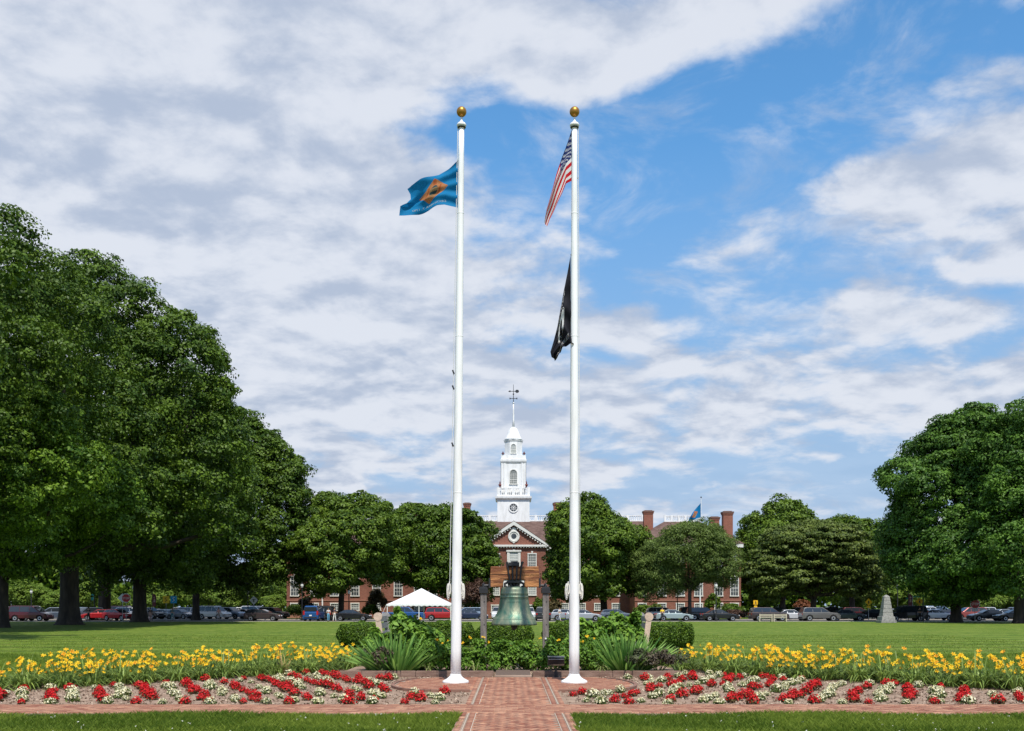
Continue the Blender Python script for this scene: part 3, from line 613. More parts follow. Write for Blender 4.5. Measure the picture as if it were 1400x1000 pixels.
# ------------------------------------------------------------------ flagpoles
def flagpole(side, x0, x1, Y):
    o = thing('flagpole', f'tall white flagpole on the {side} with a gilt ball on top', 'flagpole', (x0, Y, PZ - .004), 0, 'pair of white flagpoles')
    dx = x1 - x0; top = Z(170, Y) - PZ; b = MB(); n = 18
    b.tube([(dx * t, 0, .03 + (top - .03) * t) for t in [i / n for i in range(n + 1)]], [.118 - .056 * max(0, (i / n - .12)) / .88 for i in range(n + 1)], 32); b.build('pole', M_white, o, smooth=True)
    b = MB()
    for t in (.34, .62, .84): rr = .118 - .056 * (t - .12) / .88; b.lathe([(rr + .0015, -.012), (rr + .004, -.006), (rr + .004, .006), (rr + .0015, .012)], 28, (dx * t, 0, top * t))
    b.build('joint_rings', M_white, o)
    b = MB(); b.lathe([(.305, 0), (.305, .035), (.285, .05), (.20, .095), (.155, .135), (.135, .16), (.124, .20)], 36); b.build('base_flange', M_white, o, smooth=False)
    t0 = top; b = MB(); b.lathe([(.062, -.12), (.070, -.06), (.10, -.05), (.112, -.02), (.09, .02), (.045, .05), (.022, .09), (.022, .16)], 28, (dx, 0, t0)); b.build('truck_cap', M_white, o, smooth=True)
    b = MB(); b.lathe([(.001, -.115)] + [(.115 * math.sin(a), -.115 * math.cos(a)) for a in [math.pi * k / 16 for k in range(1, 16)]] + [(.001, .115)], 28, (dx, 0, Z(153, Y) - PZ), caps=False); b.build('gilt_ball', M_brass, o, smooth=True)
    b = MB(); b.lathe([(.085, -.02), (.10, .0), (.07, .015)], 20, (dx, 0, t0 - .075)); b.build('pulley', M_iron, o)
    # halyards, cleats and coiled rope
    for s in (-1, 1):
        b = MB(); zc = Z(806, Y); b.box(s * .12 - .02, s * .12 + .02, -.02, .02, zc - .08, zc + .08); b.tube([(s * .145, 0, zc - .12), (s * .15, 0, zc + .12)], .012, 6); cl = b.build('cleat', M_grey, o)
        b = MB()
        for k in range(4):
            rr = .105 + .018 * k; b.tube([(s * (.135 + .012 * k) + s * rr * .20 * math.sin(t), -.03 + .02 * k, zc - .05 - rr * 1.15 * math.cos(t) - (.02 * k)) for t in [2 * math.pi * q / 14 for q in range(14)] + [0.05]], .011, 5)
        b.tube([(s * .15, -.03, zc), (s * .19, -.04, zc - .10), (s * .175, -.03, zc - .26)], .010, 5); b.tube([(s * .13, -.03, zc + .12), (s * .165, -.04, zc + .02), (s * .15, -.03, zc - .12)], .012, 5)
        b.build('rope_coil', mat('white_rope', (.72, .70, .62), .9), cl)
    b = MB()
    for s in (-1,) if side == 'left' else (1,):
        pts = [(s * .135 + dx * t + s * -.05 * t, -.01, Z(800, Y) + (top - Z(800, Y)) * t) for t in [i / 10 for i in range(11)]]; b.tube(pts, .008, 5)
    b.build('halyard', mat('halyard_rope', (.6, .6, .58), .8), o)
    if side == 'left':
        for py in (513, 534, 612):
            b = MB(); t = (Z(py, Y)) / top; b.tube([(dx * t - .11, -.02, Z(py, Y) - .04), (dx * t - .145, -.02, Z(py, Y) + .05)], .018, 6); b.build('snap_clip', M_iron, o)
    return o
YP = 22.9
flagpole('left', X(623, YP), X(631, YP), YP); flagpole('right', X(785, YP), X(785.5, YP), YP)

# ------------------------------------------------------------------ flags
def text_geo(s, size=1.0):
    cu = bpy.data.curves.new('tmp_text', 'FONT'); cu.body = s; cu.size = size; cu.resolution_u = 3
    o = bpy.data.objects.new('tmp_text', cu); COL.objects.link(o); bpy.context.view_layer.update()
    me = o.evaluated_get(bpy.context.evaluated_depsgraph_get()).to_mesh(); v = [(p.co.x, p.co.y) for p in me.vertices]; f = [tuple(q.vertices) for q in me.polygons]
    bpy.data.objects.remove(o); bpy.data.curves.remove(cu); return v, f
def poly(pts, t):
    """point on a polyline by arc length fraction"""
    pts = [Vector(p) for p in pts]; L_ = [(pts[i + 1] - pts[i]).length for i in range(len(pts) - 1)]; s = t * sum(L_)
    for i, l in enumerate(L_):
        if s <= l or i == len(L_) - 1: return pts[i].lerp(pts[i + 1], min(1.0, s / l))
        s -= l
def make_flag(name, label, Y, hoist, top, bottom, fly, folds, colour, mats, nu=150, nv=96, texts=(), loc_y=0.0, pleat=None):
    """hoist/top/bottom/fly : outlines (px, py); folds(u, v) -> metres towards the back"""
    def P(u, v, off=0.0):
        u = min(max(u, 0), 1); v = min(max(v, 0), 1); dep = 0.0; v0_ = v
        if pleat:
            am, fr_, dp = pleat; k_ = am * min(1, u * 2.2) * min(1, 5 * v) * min(1, 5 * (1 - v)); ph = 2 * math.pi * fr_ * v + 1.2 * u; v = min(max(v + k_ * math.sin(ph), 0), 1); dep = dp * k_ / am * math.cos(ph)
        h = poly(hoist, v); f = poly(fly, v); t = poly(top, u); b = poly(bottom, u)
        c00, c01, c10, c11 = Vector(hoist[0]), Vector(hoist[-1]), Vector(top[-1]), Vector(bottom[-1])
        q = (1 - u) * h + u * f + (1 - v) * t + v * b - ((1 - u) * (1 - v) * c00 + (1 - u) * v * c01 + u * (1 - v) * c10 + u * v * c11)
        return np.array([X(q.x, Y), Y + loc_y + folds(u, v0_) + dep + off, Z(q.y, Y)])
    org = P(0, 0); o = thing(name, label, 'flag', tuple(org), 0)
    V = np.array([P(i / nu, j / nv) - org for i in range(nu + 1) for j in range(nv + 1)]); Fc = []; mi = []
    for i in range(nu):
        for j in range(nv):
            Fc.append((i * (nv + 1) + j, (i + 1) * (nv + 1) + j, (i + 1) * (nv + 1) + j + 1, i * (nv + 1) + j + 1)); mi.append(colour((i + .5) / nu, (j + .5) / nv))
    c = npmesh('cloth', V, np.array(Fc), mats, parent=o, midx=np.array(mi)); c.data.shade_smooth()
    for (s, u0, v0, w, h, m) in texts:
        tv, tf = text_geo(s); xs = [p[0] for p in tv]; ys = [p[1] for p in tv]; wx = max(xs) - min(xs); hy = max(ys) - min(ys)
        for off in (-.006, .006):
            V2 = np.array([P(u0 + (p[0] - min(xs)) / wx * w, v0 + (1 - (p[1] - min(ys)) / hy) * h, off) - org for p in tv])
            me = bpy.data.meshes.new('lettering'); me.from_pydata([tuple(p) for p in V2], [], tf); me.materials.append(m); q = bpy.data.objects.new('lettering', me); COL.objects.link(q); q.parent = c
    b = MB(); b.tube([Vector(P(0, 0)) - Vector(org) + Vector((.04, 0, .02)), Vector(P(0, 0)) - Vector(org)], .014, 6); b.tube([Vector(P(0, 1)) - Vector(org) + Vector((.04, 0, -.02)), Vector(P(0, 1)) - Vector(org)], .014, 6); b.build('snap_hooks', M_iron, o)
    return o
def fmat(n, c, tr=.35): return mat(n, c, .75, c2=tuple(q * .88 for q in c), nscale=3, trans=tr, spec=.15)
F_blue = fmat('flag_blue', (.008, .20, .44)); F_buff = fmat('flag_buff', (.47, .19, .075)); F_dk = fmat('flag_shield_dark', (.03, .07, .08)); F_br = fmat('flag_brown', (.40, .10, .03)); F_wh = fmat('flag_white', (.90, .88, .86), .42); F_lb = fmat('flag_pale', (.36, .24, .12))
F_red = fmat('flag_red', (.68, .016, .028), .42); F_navy = fmat('flag_navy', (.014, .028, .14)); F_blk = fmat('flag_black', (.012, .012, .017), .12)
def delaware(u, v):
    a, b = (u - .5) / .29, (v - .46) / .36
    if abs(a) + abs(b) > 1: return 0
    if (a / .26) ** 2 + ((b + .02) / .42) ** 2 < 1: return (2, 5, 2, 5)[int((b + .46) * 4.2) % 4]
    if .34 < abs(a) < .46 and abs(b) < .42: return 3
    if abs(b - .53) < .05 and abs(a) < .3: return 5
    if b < -.5 and abs(a) < .12: return 3
    return 1
make_flag('state_flag', 'bright blue flag with an orange diamond flying from the left flagpole', YP, [(626.5, 219), (626, 250), (625.5, 284)],
          [(626.5, 219), (613, 230), (600, 239), (586, 243.5), (572, 249), (562, 251.5), (556, 255)], [(625.5, 284), (608, 281.5), (598, 283), (586, 288), (572, 292), (558, 294.5), (546, 296)],
          [(556, 255), (560, 262), (561, 270), (556, 278), (547.5, 283), (546, 296)],
          lambda u, v: .17 * math.sin(7.5 * u + 2.8 * v) * (u ** .7) * .7 + .05 * math.sin(15 * u - 7 * v) * u + .035 * math.sin(22 * v + 5 * u) * (1 - u), delaware, [F_blue, F_buff, F_dk, F_br, F_wh, F_lb], texts=[('DECEMBER 7, 1787', .20, .86, .60, .060, fmat('flag_letter', (.45, .50, .52)))])
def usa(u, v):
    if u < .40 and v < 7 / 13: return 2
    return 0 if int(v * 13) % 2 == 0 else 1
def usa_star(u, v):
    c = usa(u, v)
    if c == 2:
        x = u / .40 * 12; y = v / (7 / 13) * 10; gx, gy = round(x), round(y)
        if 0 < gx < 12 and 0 < gy < 10 and (gx + gy) % 2 == 0:
            a = math.atan2(y - gy, x - gx); r = math.hypot((x - gx) * .82, y - gy); k = abs(((a / (2 * math.pi / 5)) + .25) % 1 - .5) * 2
            if r < .20 + .26 * k: return 1
    return c
make_flag('national_flag', 'stars and stripes hanging in folds at the top of the right flagpole', YP, [(783.5, 172), (785.5, 205), (788, 243)],
          [(783.5, 172), (776, 194), (768, 215), (760.5, 238), (754, 262), (747, 285), (745, 297)], [(788, 243), (781, 247), (774, 250), (768.5, 264), (762, 278), (757, 289), (752, 298), (748, 309)],
          [(745.5, 297), (744.5, 303), (746.5, 306), (748, 309)],
          lambda u, v: .045 * math.sin(6 * v + 3 * u) * min(1, u * 3 + .15) + .012 * math.sin(15 * v + 2 * u) * min(1, u * 2) + .04 * math.sin(9 * u), usa_star, [F_red, F_wh, F_navy], nu=200, nv=230, pleat=(.10, 1.3, .07))
def pow_(u, v):
    a, b = (u - .5) / .17, (v - .46) / .25; r = a * a + b * b
    if r < 1:
        if (a - .05) ** 2 / .22 + (b + .05) ** 2 / .34 < 1: return 0
        if b > .45 and abs(a) < .6: return 0
        return 1
    if 1.15 < r < 1.22: return 1
    return 0
make_flag('remembrance_flag', 'black flag with white emblem hanging limp below the national flag', YP, [(780.2, 349), (780.6, 410), (781.5, 471)],
          [(780.2, 349), (776, 372), (771, 397), (766, 425), (762, 447), (757, 466), (752.5, 481), (754, 489), (758.5, 492)], [(781.5, 471), (776, 472), (769, 475.5), (766, 483), (762, 489), (758.5, 492)],
          [(758.5, 492), (758.5, 492.2)],
          lambda u, v: .11 * math.sin(10 * u + 4 * v) * (.3 + u * .7) * (1 - abs(2 * v - 1) * .4) + .07 * math.sin(17 * (u + v)) * (.2 + v), pow_, [F_blk, F_wh], texts=[('POW * MIA', .30, .05, .40, .09, F_wh), ('YOU ARE NOT FORGOTTEN', .12, .86, .76, .07, F_wh)])

# ------------------------------------------------------------------ bell, yoke and posts
YB_ = 28.5; k = F / YB_
def bx(px): return X(px, YB_)
def bz(py): return Z(py, YB_)
M_pat = mat('green_patina', (.048, .14, .10), .45, c2=(.26, .27, .18), nscale=3.2, metal=.35, bump=.16, bscale=14, stretch=(2.2, 2.2, .5), contrast=(.34, .66))
bell = thing('bell', 'large green patinated bronze bell hanging between two posts', 'bell', (bx(703), YB_, 0))
prof = [(8, 802.5), (13, 802.5), (17.0, 803.6), (18.2, 805.5), (18.6, 808), (18.9, 811), (19.2, 811.4), (19.2, 812.4), (19.0, 812.8), (19.2, 815.6), (19.6, 816), (19.6, 817), (19.4, 817.3), (19.8, 821), (20.3, 825), (21.2, 830), (22.6, 835), (24.4, 839.5), (26.6, 843.2), (28.6, 845.8), (29.0, 846.2), (29.0, 847.4), (29.2, 847.8), (30.3, 850), (31.2, 852.6), (31.3, 854.2), (30.6, 855), (27, 853), (22, 840), (17, 820), (14, 808)]
b = MB(); b.lathe([(r / k, bz(y)) for r, y in prof], 72, caps=True); b.build('bell_body', M_pat, bell, smooth=True)
for ln, (s, py, hh, rr) in enumerate((('PROCLAIM LIBERTY THROUGHOUT ALL THE LAND UNTO ALL THE INHABITANTS THEREOF LEV XXV X', 812.9, 2.3, 19.15), ('BY ORDER OF THE ASSEMBLY OF THE PROVINCE OF PENSYLVANIA FOR THE STATE HOUSE IN PHILADA', 817.7, 2.3, 19.6), ('PASS AND STOW', 822.5, 1.9, 20.2))):
    tv, tf = text_geo(s); mx_ = max(p[0] for p in tv); span = math.pi * 1.9 if ln < 2 else .9; V = []
    for p in tv:
        a = -math.pi / 2 - span / 2 + p[0] / mx_ * span; zz = bz(py + hh) + p[1] / .73 * hh / k; r = (rr + .10 + (0.1 * (1 - p[1]))) / k; V.append((r * math.cos(a), r * math.sin(a), zz))
    me = bpy.data.meshes.new('inscription'); me.from_pydata(V, [], tf); me.materials.append(mat('raised_letters', (.10, .17, .13), .4, metal=.5)); q = bpy.data.objects.new('inscription', me); COL.objects.link(q); q.parent = bell
b = MB(); b.tube([(0, 0, bz(806)), (0, 0, bz(850))], .03, 8); b.lathe([(.02, .14), (.08, .06), (.095, -.02), (.07, -.09), (.02, -.12)], 16, (0, 0, bz(856))); b.build('clapper', M_iron, bell, smooth=True)
b = MB()   # canons (loops) on the crown
for s in (-1, 1):
    for w in (-.12, .12):
        b.tube([(s * .06, w, bz(803)), (s * .10, w, bz(799)), (s * .19, w, bz(796.5)), (s * .27, w, bz(798.5)), (s * .27, w, bz(801.5)), (s * .20, w, bz(803.5))], .035, 8)
b.tube([(0, 0, bz(804)), (0, 0, bz(794))], .07, 10); b.build('crown_loops', M_iron, bell)
yk = thing('bell_yoke', 'orange-brown cracked wooden yoke above the green bell', 'yoke', (bx(703), YB_, 0))
b = MB(); c = bx(703); pl = [(671, 775), (736, 775), (738, 803), (717.5, 803), (716.5, 793), (689, 793), (687, 803), (669.5, 803)]
b.prism([(bx(x) - c, bz(y)) for x, y in reversed(pl)], -.16, .16)
M_yoke = mat('elm_wood', (.17, .055, .016), .6, c2=(.46, .20, .065), nscale=1.6, stretch=(.9, 3, 6.5), bump=.5, bscale=9, contrast=(.38, .60))
b.build('yoke_beam', M_yoke, yk, bevel=.012)
b = MB()
for (x0, x1, y0, y1) in ((671, 700, 785.5, 786.4), (704, 737, 786.2, 787.0), (684, 696, 791, 791.5), (716, 730, 780.5, 781), (675, 686, 796, 796.5), (722, 733, 793.5, 794)): b.box(bx(x0) - c, bx(x1) - c, -.163, -.158, bz(y1), bz(y0))
b.build('drying_cracks', mat('crack_dark', (.03, .014, .008), .9), yk)
ir = MB()
for (a, t0, t1) in ((-10, 693, 697.5), (-4, 700.5, 701), (2, 707, 706), (8, 713.5, 710.5)):
    for yy in (-.19, .19): ir.tube([(bx(t0) - c, yy, bz(768.5)), (bx(t1) - c, yy, bz(797))], [.028, .024], 8)
ir.box(bx(695) - c, bx(710) - c, -.24, .24, bz(774.5), bz(769.5)); ir.box(bx(698.5) - c, bx(708) - c, -.22, .22, bz(769.4), bz(768)); ir.tube([(bx(693) - c, 0, bz(769)), (bx(694) - c, 0, bz(776))], .035, 8); ir.tube([(bx(715) - c, 0, bz(768)), (bx(712) - c, 0, bz(776))], .035, 8)
ir.box(bx(693) - c, bx(713) - c, -.21, .21, bz(797.5), bz(794.5)); ir.build('iron_straps', M_iron, yk, bevel=.008)
b = MB(); b.tube([(bx(659) - c, 0, bz(801)), (bx(672) - c, 0, bz(801))], .035, 10); b.tube([(bx(736) - c, 0, bz(801)), (bx(748) - c, 0, bz(801))], .035, 10); b.box(bx(736.5) - c, bx(739) - c, -.17, .17, bz(804), bz(791)); b.box(bx(668.5) - c, bx(671) - c, -.17, .17, bz(804), bz(791)); b.build('gudgeon_pins', M_iron, yk)
M_post = mat('weathered_post', (.115, .10, .09), .9, c2=(.235, .205, .185), nscale=2.0, stretch=(5, 5, .6), bump=.5, bscale=20)
for px, w in ((661.2, 'left'), (746, 'right')):
    p = thing('bell_post', f'square grey weathered post with a black iron cap, {w} of the bell', 'post', (bx(px), YB_, 0), 0, 'posts carrying the bell yoke')
    b = MB(); b.box(-.088, .088, -.12, .12, 0, bz(811)); b.build('shaft', M_post, p, bevel=.01)
    b = MB(); b.box(-.125, .125, -.16, .16, bz(811.5), bz(804)); b.box(-.10, .10, -.12, .12, bz(804), bz(802.6)); 
    b.tube([(0, -.05, bz(803)), (-.02, -.05, bz(799)), (.0, .05, bz(799))], .03, 8); b.build('cap_bearing', M_iron, p, bevel=.012)
    b = MB()
    for zz in (1.95, 1.3, .75): b.tube([(0.02, -.118, zz), (.02, -.135, zz)], .014, 8)
    b.build('bolts', M_iron, p)
    if w == 'right': b = MB(); b.lathe([(.0, -.02), (.035, -.02), (.035, .02), (.0, .02)], 14, (.0, -.14, bz(873))); b.build('round_tag', M_white, p)

# ------------------------------------------------------------------ stone benches beside the bell
M_conc2 = mat('buff_stone', (.60, .45, .34), .9, c2=(.48, .37, .28), nscale=6, bump=.25); M_gst = mat('grey_stone', (.30, .29, .28), .9, c2=(.22, .21, .20), nscale=5, bump=.3)
YS = 31.8
for s, pxt, pxb, w in ((-1, 516.5, 522, 'left'), (1, 887.5, 881.5, 'right')):
    xt, xb = X(pxt, YS), X(pxb, YS); o = thing('scroll_bench', f'stone bench with scroll-topped end, seen end-on, {w} of the bell', 'bench', (xb, YS, 0), 0, 'scroll-ended stone benches')
    dx = xt - xb; zt = Z(843.5, YS)
    for e, (yy, m) in enumerate(((0, M_conc2), (2.0, M_gst))):
        b = MB(); zlow = .0
        b.prism([(-.11 - (0 if s < 0 else .30), 0), (.11 + (.30 if s < 0 else 0), 0), (.11 + (.30 if s < 0 else 0), .42), (.09, .46), (dx + .085, zt - .05), (dx - .085, zt - .05), (-.09, .46), (-.11 - (0 if s < 0 else .30), .42)], yy, yy + .10)
        b.ring([[(dx + .135 * math.cos(a), yy + q, zt + .135 * math.sin(a)) for a in [2 * math.pi * t / 24 for t in range(24)]] for q in (-.012, .112)], True); b.build('end_panel', m, o)
    b = MB()
    for t in (.15, .42, .70, .93): zz = .5 + (zt - .5) * t; xx = dx * (zz / zt); b.box(xx - .05, xx + .05, .101, 1.999, zz - .085, zz + .085)
    b.build('backrest', M_gst, o); b = MB(); b.box(*((-.02, .36) if s < 0 else (-.36, .02)), .101, 1.999, .36, .44); b.build('seat', M_gst, o)

# ------------------------------------------------------------------ floodlight
YL = 24.9; o = thing('floodlight', 'black ground floodlight on a short post before the right flagpole', 'floodlight', (X(760, YL), YL, 0))
M_blk = mat('black_enamel', (.015, .015, .017), .28, spec=.6)
b = MB(); b.box(-.045, .045, -.045, .045, 0, Z(918, YL)); b.build('post', M_blk, o); b = MB(); z0, z1 = Z(911, YL), Z(897.5, YL); w = .215
b.add([(-w, -.12, z0 + .06), (w, -.12, z0 + .06), (w, .16, z0), (-w, .16, z0), (-w * .96, -.15, z1 - .05), (w * .96, -.15, z1 - .05), (w * .96, .12, z1), (-w * .96, .12, z1)], [(0, 3, 2, 1), (4, 5, 6, 7), (0, 1, 5, 4), (1, 2, 6, 5), (2, 3, 7, 6), (3, 0, 4, 7)])
b.build('housing', M_blk, o, bevel=.02, seg=2)
b = MB(); b.box(-w * .88, w * .88, -.17, -.145, z1 - .075, z1 - .058); b.box(-w * 1.0, w * 1.0, -.16, .0, z1 - .012, z1 + .008); b.build('bezel', mat('dull_aluminium', (.30, .31, .32), .35, metal=.8), o)
b = MB(); b.tube([(-.10, 0, Z(910, YL)), (-.10, 0, Z(915, YL)), (.10, 0, Z(915, YL)), (.10, 0, Z(910, YL))], .014, 6); b.tube([(0, 0, Z(919, YL)), (0, 0, Z(914, YL))], .03, 8); b.build('bracket', M_blk, o)
# ------------------------------------------------------------------ the brick hall with its white tower
def brickmat(name, a, b2, mortar, sx):
    M = bpy.data.materials.new(name); M.use_nodes = True; N = M.node_tree.nodes; L = M.node_tree.links; P = N['Principled BSDF']; P.inputs['Roughness'].default_value = .9; P.inputs['Specular IOR Level'].default_value = .2
    tc = N.new('ShaderNodeTexCoord'); sp = N.new('ShaderNodeSeparateXYZ'); L.new(tc.outputs['Object'], sp.inputs[0]); ad = N.new('ShaderNodeMath'); ad.operation = 'ADD'; L.new(sp.outputs[0], ad.inputs[0]); L.new(sp.outputs[1], ad.inputs[1])
    cb = N.new('ShaderNodeCombineXYZ'); L.new(ad.outputs[0], cb.inputs[0]); L.new(sp.outputs[2], cb.inputs[1])
    t = N.new('ShaderNodeTexBrick'); L.new(cb.outputs[0], t.inputs[0]); t.inputs['Scale'].default_value = sx; t.inputs['Color1'].default_value = (*a, 1); t.inputs['Color2'].default_value = (*b2, 1); t.inputs['Mortar'].default_value = (*mortar, 1); t.inputs['Mortar Size'].default_value = .012
    t.inputs['Brick Width'].default_value = .5; t.inputs['Row Height'].default_value = .17
    n = N.new('ShaderNodeTexNoise'); n.inputs['Scale'].default_value = .35; n.inputs['Detail'].default_value = 6; L.new(tc.outputs['Object'], n.inputs[0]); r = N.new('ShaderNodeMapRange'); r.inputs[1].default_value = .3; r.inputs[2].default_value = .7; r.inputs[3].default_value = .78; r.inputs[4].default_value = 1.15; L.new(n.outputs[0], r.inputs[0])
    s = N.new('ShaderNodeVectorMath'); s.operation = 'SCALE'; L.new(t.outputs[0], s.inputs[0]); L.new(r.outputs[0], s.inputs['Scale']); L.new(s.outputs[0], P.inputs['Base Color']); return M
M_bw = brickmat('red_brick_wall', (.185, .062, .042), (.27, .105, .070), (.27, .18, .145), 2.2)
M_bw2 = brickmat('chimney_brick', (.22, .075, .05), (.30, .11, .07), (.28, .19, .15), 2.2)
M_slate = mat('roof_slate', (.085, .048, .038), .85, c2=(.15, .092, .075), nscale=1.2, bump=.5, bscale=5, stretch=(1, 1, 3))
M_tw = mat('tower_white', (.80, .80, .79), .6, c2=(.60, .60, .58), nscale=.9, stretch=(2.5, 2.5, .6), contrast=(.42, .85))
M_shade = mat('window_blind', (.45, .47, .44), .6, c2=(.30, .33, .33), nscale=.9, spec=.5)
def vary(M, lo):
    N = M.node_tree.nodes; L = M.node_tree.links; oi = N.new('ShaderNodeObjectInfo'); r = N.new('ShaderNodeMapRange'); r.inputs[3].default_value = lo; r.inputs[4].default_value = 1.15; L.new(oi.outputs['Random'], r.inputs[0])
    P = N['Principled BSDF']; src = P.inputs['Base Color'].links[0].from_socket; v = N.new('ShaderNodeVectorMath'); v.operation = 'SCALE'; L.new(src, v.inputs[0]); L.new(r.outputs[0], v.inputs['Scale']); L.new(v.outputs[0], P.inputs['Base Color'])
vary(M_shade, .25); vary(M_glass, .3)
M_lead = mat('grey_lead', (.20, .21, .22), .6)
bld = thing('brick_hall', 'large red brick hall with white tower, pediment, slate roof and many white-framed windows', 'building', (X(702, 165), 165, 0))
bl = bld.location
def lx(px, Y): return X(px, Y) - bl.x
def ly(Y): return Y - bl.y
YW, YM, YPV = 160, 168, 157
b = MB()
def wall(px0, px1, Y, Yb, z1): b.box(lx(px0, Y), lx(px1, Y), ly(Y), ly(Yb), 0, z1)
wall(392, 602, YW, 182, 11.6); wall(868, 1013, YW, 182, 11.6); b.box(lx(602, YW) - .0, lx(868, YW), ly(YM), ly(181), 0, 11.6)
b.build('wall', M_bw, bld)
# pavilion with gable
b = MB(); x0, x1, xc = lx(677, YPV), lx(746, YPV), lx(702.5, YPV) ; x0 = -.05 + xc - (x1 - xc) * 1.0 + .05; zc = Z(745, YPV); za = Z(714, YPV)
b.prism([(x0, 0), (x1, 0), (x1, zc), (xc, za - .35), (x0, zc)], ly(YPV), ly(YM) + 6); b.build('pavilion_wall', M_bw, bld)
hw = lx(749, YPV) - xc
b = MB(); b.prism([(xc - hw, zc - .02), (xc - hw, zc - .32), (xc + hw, zc - .32), (xc + hw, zc - .02)][::-1], ly(YPV) - .45, ly(YPV) - .003)
for s in (-1, 1):
    dx, dz = hw, za - zc; t = .62; b.prism(([(xc + s * hw, zc - .3), (xc + s * (hw + .25), zc - .05), (xc, za + .12), (xc, za + .12 - t)] if s > 0 else [(xc + s * hw, zc - .3), (xc, za + .12 - t), (xc, za + .12), (xc + s * (hw + .25), zc - .05)])[::-1], ly(YPV) - .5, ly(YPV) - .004)
b.build('pediment_cornice', M_trim, bld)
b = MB()
for i in range(24): xx = xc - hw + .25 + i * (2 * hw - .5) / 23; b.box(xx - .09, xx + .09, ly(YPV) - .36, ly(YPV) - .01, zc - .50, zc - .325)
for s in (-1, 1):
    for i in range(1, 13):
        t = i / 13.5; xx = xc + s * hw * (1 - t); zz = zc + (za - zc) * t - .62; b.box(xx - .10, xx + .10, ly(YPV) - .40, ly(YPV) - .01, zz - .10, zz + .16)
b.build('dentils', M_trim, bld)
b = MB(); zr = Z(733.5, YPV)
b.ring([[(xc + r * math.cos(a), ly(YPV) - d, zr + r * 1.05 * math.sin(a)) for a in [2 * math.pi * q / 28 for q in range(28)]] for r, d in ((.90, .005), (.90, .16), (.70, .20), (.62, .12), (.60, .10))], caps=False)
b.prism([(xc - .5, zr + .85), (xc + .5, zr + .85), (xc + .32, zr + 1.25), (xc, zr + 1.45), (xc - .32, zr + 1.25)][::-1], ly(YPV) - .15, ly(YPV) - .004)
b.prism([(xc - .25, zr - .9), (xc, zr - 1.12), (xc + .25, zr - .9)], ly(YPV) - .15, ly(YPV) - .004)
b.ring([[(xc + .6 * math.cos(a), ly(YPV) - .10, zr + .62 * math.sin(a)) for a in [2 * math.pi * q / 28 for q in range(28)]], [(xc + .42 * math.cos(a), ly(YPV) - .09, zr + .44 * math.sin(a)) for a in [2 * math.pi * q / 28 for q in range(28)]]], caps=False)
bu = b.build('round_window_surround', M_trim, bld)
b = MB(); b.ring([[(xc + .42 * math.cos(a), ly(YPV) - .03 - e, zr + .44 * math.sin(a)) for a in [2 * math.pi * q / 24 for q in range(24)]] for e in (0, .03)]); b.build('pane', M_glass, bu)
# roofs
def hip(name, x0, x1, y0, y1, z0, z1, inx, iny, over=.5):
    b = MB(); x0 -= over; x1 += over; y0 -= over
    b.add([(x0, y0, z0), (x1, y0, z0), (x1, y1, z0), (x0, y1, z0), (x0 + inx, y0 + iny, z1), (x1 - inx, y0 + iny, z1), (x1 - inx, y1 - iny, z1), (x0 + inx, y1 - iny, z1), (x0, y0, z0 - .02), (x1, y0, z0 - .02), (x1, y1, z0 - .02), (x0, y1, z0 - .02)],
          [(0, 1, 5, 4), (1, 2, 6, 5), (2, 3, 7, 6), (3, 0, 4, 7), (4, 5, 6, 7), (11, 10, 9, 8)]); return b.build(name, M_slate, bld)
zdk = Z(713, 172)
rf = hip('roof', lx(602, YW) - 6, lx(868, YW) + 6, ly(YM), ly(181), 11.95, zdk, 3, 4.6)
rl = hip('roof', lx(392, YW), lx(602, YW), ly(YW), ly(182), 11.95, Z(716, 166), 6.0, 6.0)
rr = hip('roof', lx(868, YW), lx(1013, YW), ly(YW), ly(182), 11.95, Z(714, 166), 6.0, 6.0)
b = MB(); b.prism([(xc - hw - .2, zc - .06), (xc, za + .13), (xc, za + .19), (xc - hw - .3, zc - .02)], ly(YPV) - .52, ly(YM) + 9); b.prism([(xc + hw + .2, zc - .06), (xc + hw + .3, zc - .02), (xc, za + .19), (xc, za + .13)], ly(YPV) - .52, ly(YM) + 9)
b.build('roof', M_slate, bld)
b = MB()
for (a, c, y) in ((lx(392, YW), lx(602, YW), ly(YW)), (lx(868, YW), lx(1013, YW), ly(YW)), (lx(602, YW) + .1, x0 - .05, ly(YM)), (x1 + .05, lx(868, YW) - .1, ly(YM))): b.box(a - .3, c + .3, y - .45, y - .004, 11.35, 11.93)
b.build('eaves_cornice', M_trim, bld)
b = MB()
for (a, c, y) in ((lx(392, YW), lx(602, YW), ly(YW)), (lx(868, YW), lx(1013, YW), ly(YW))): b.box(a - .05, c + .05, y - .10, y - .003, 2.75, 2.95); b.box(a - .05, c + .05, y - .12, y - .003, 0, .45)
b.build('belt_course', mat('brown_belt', (.30, .14, .10), .9), bld)
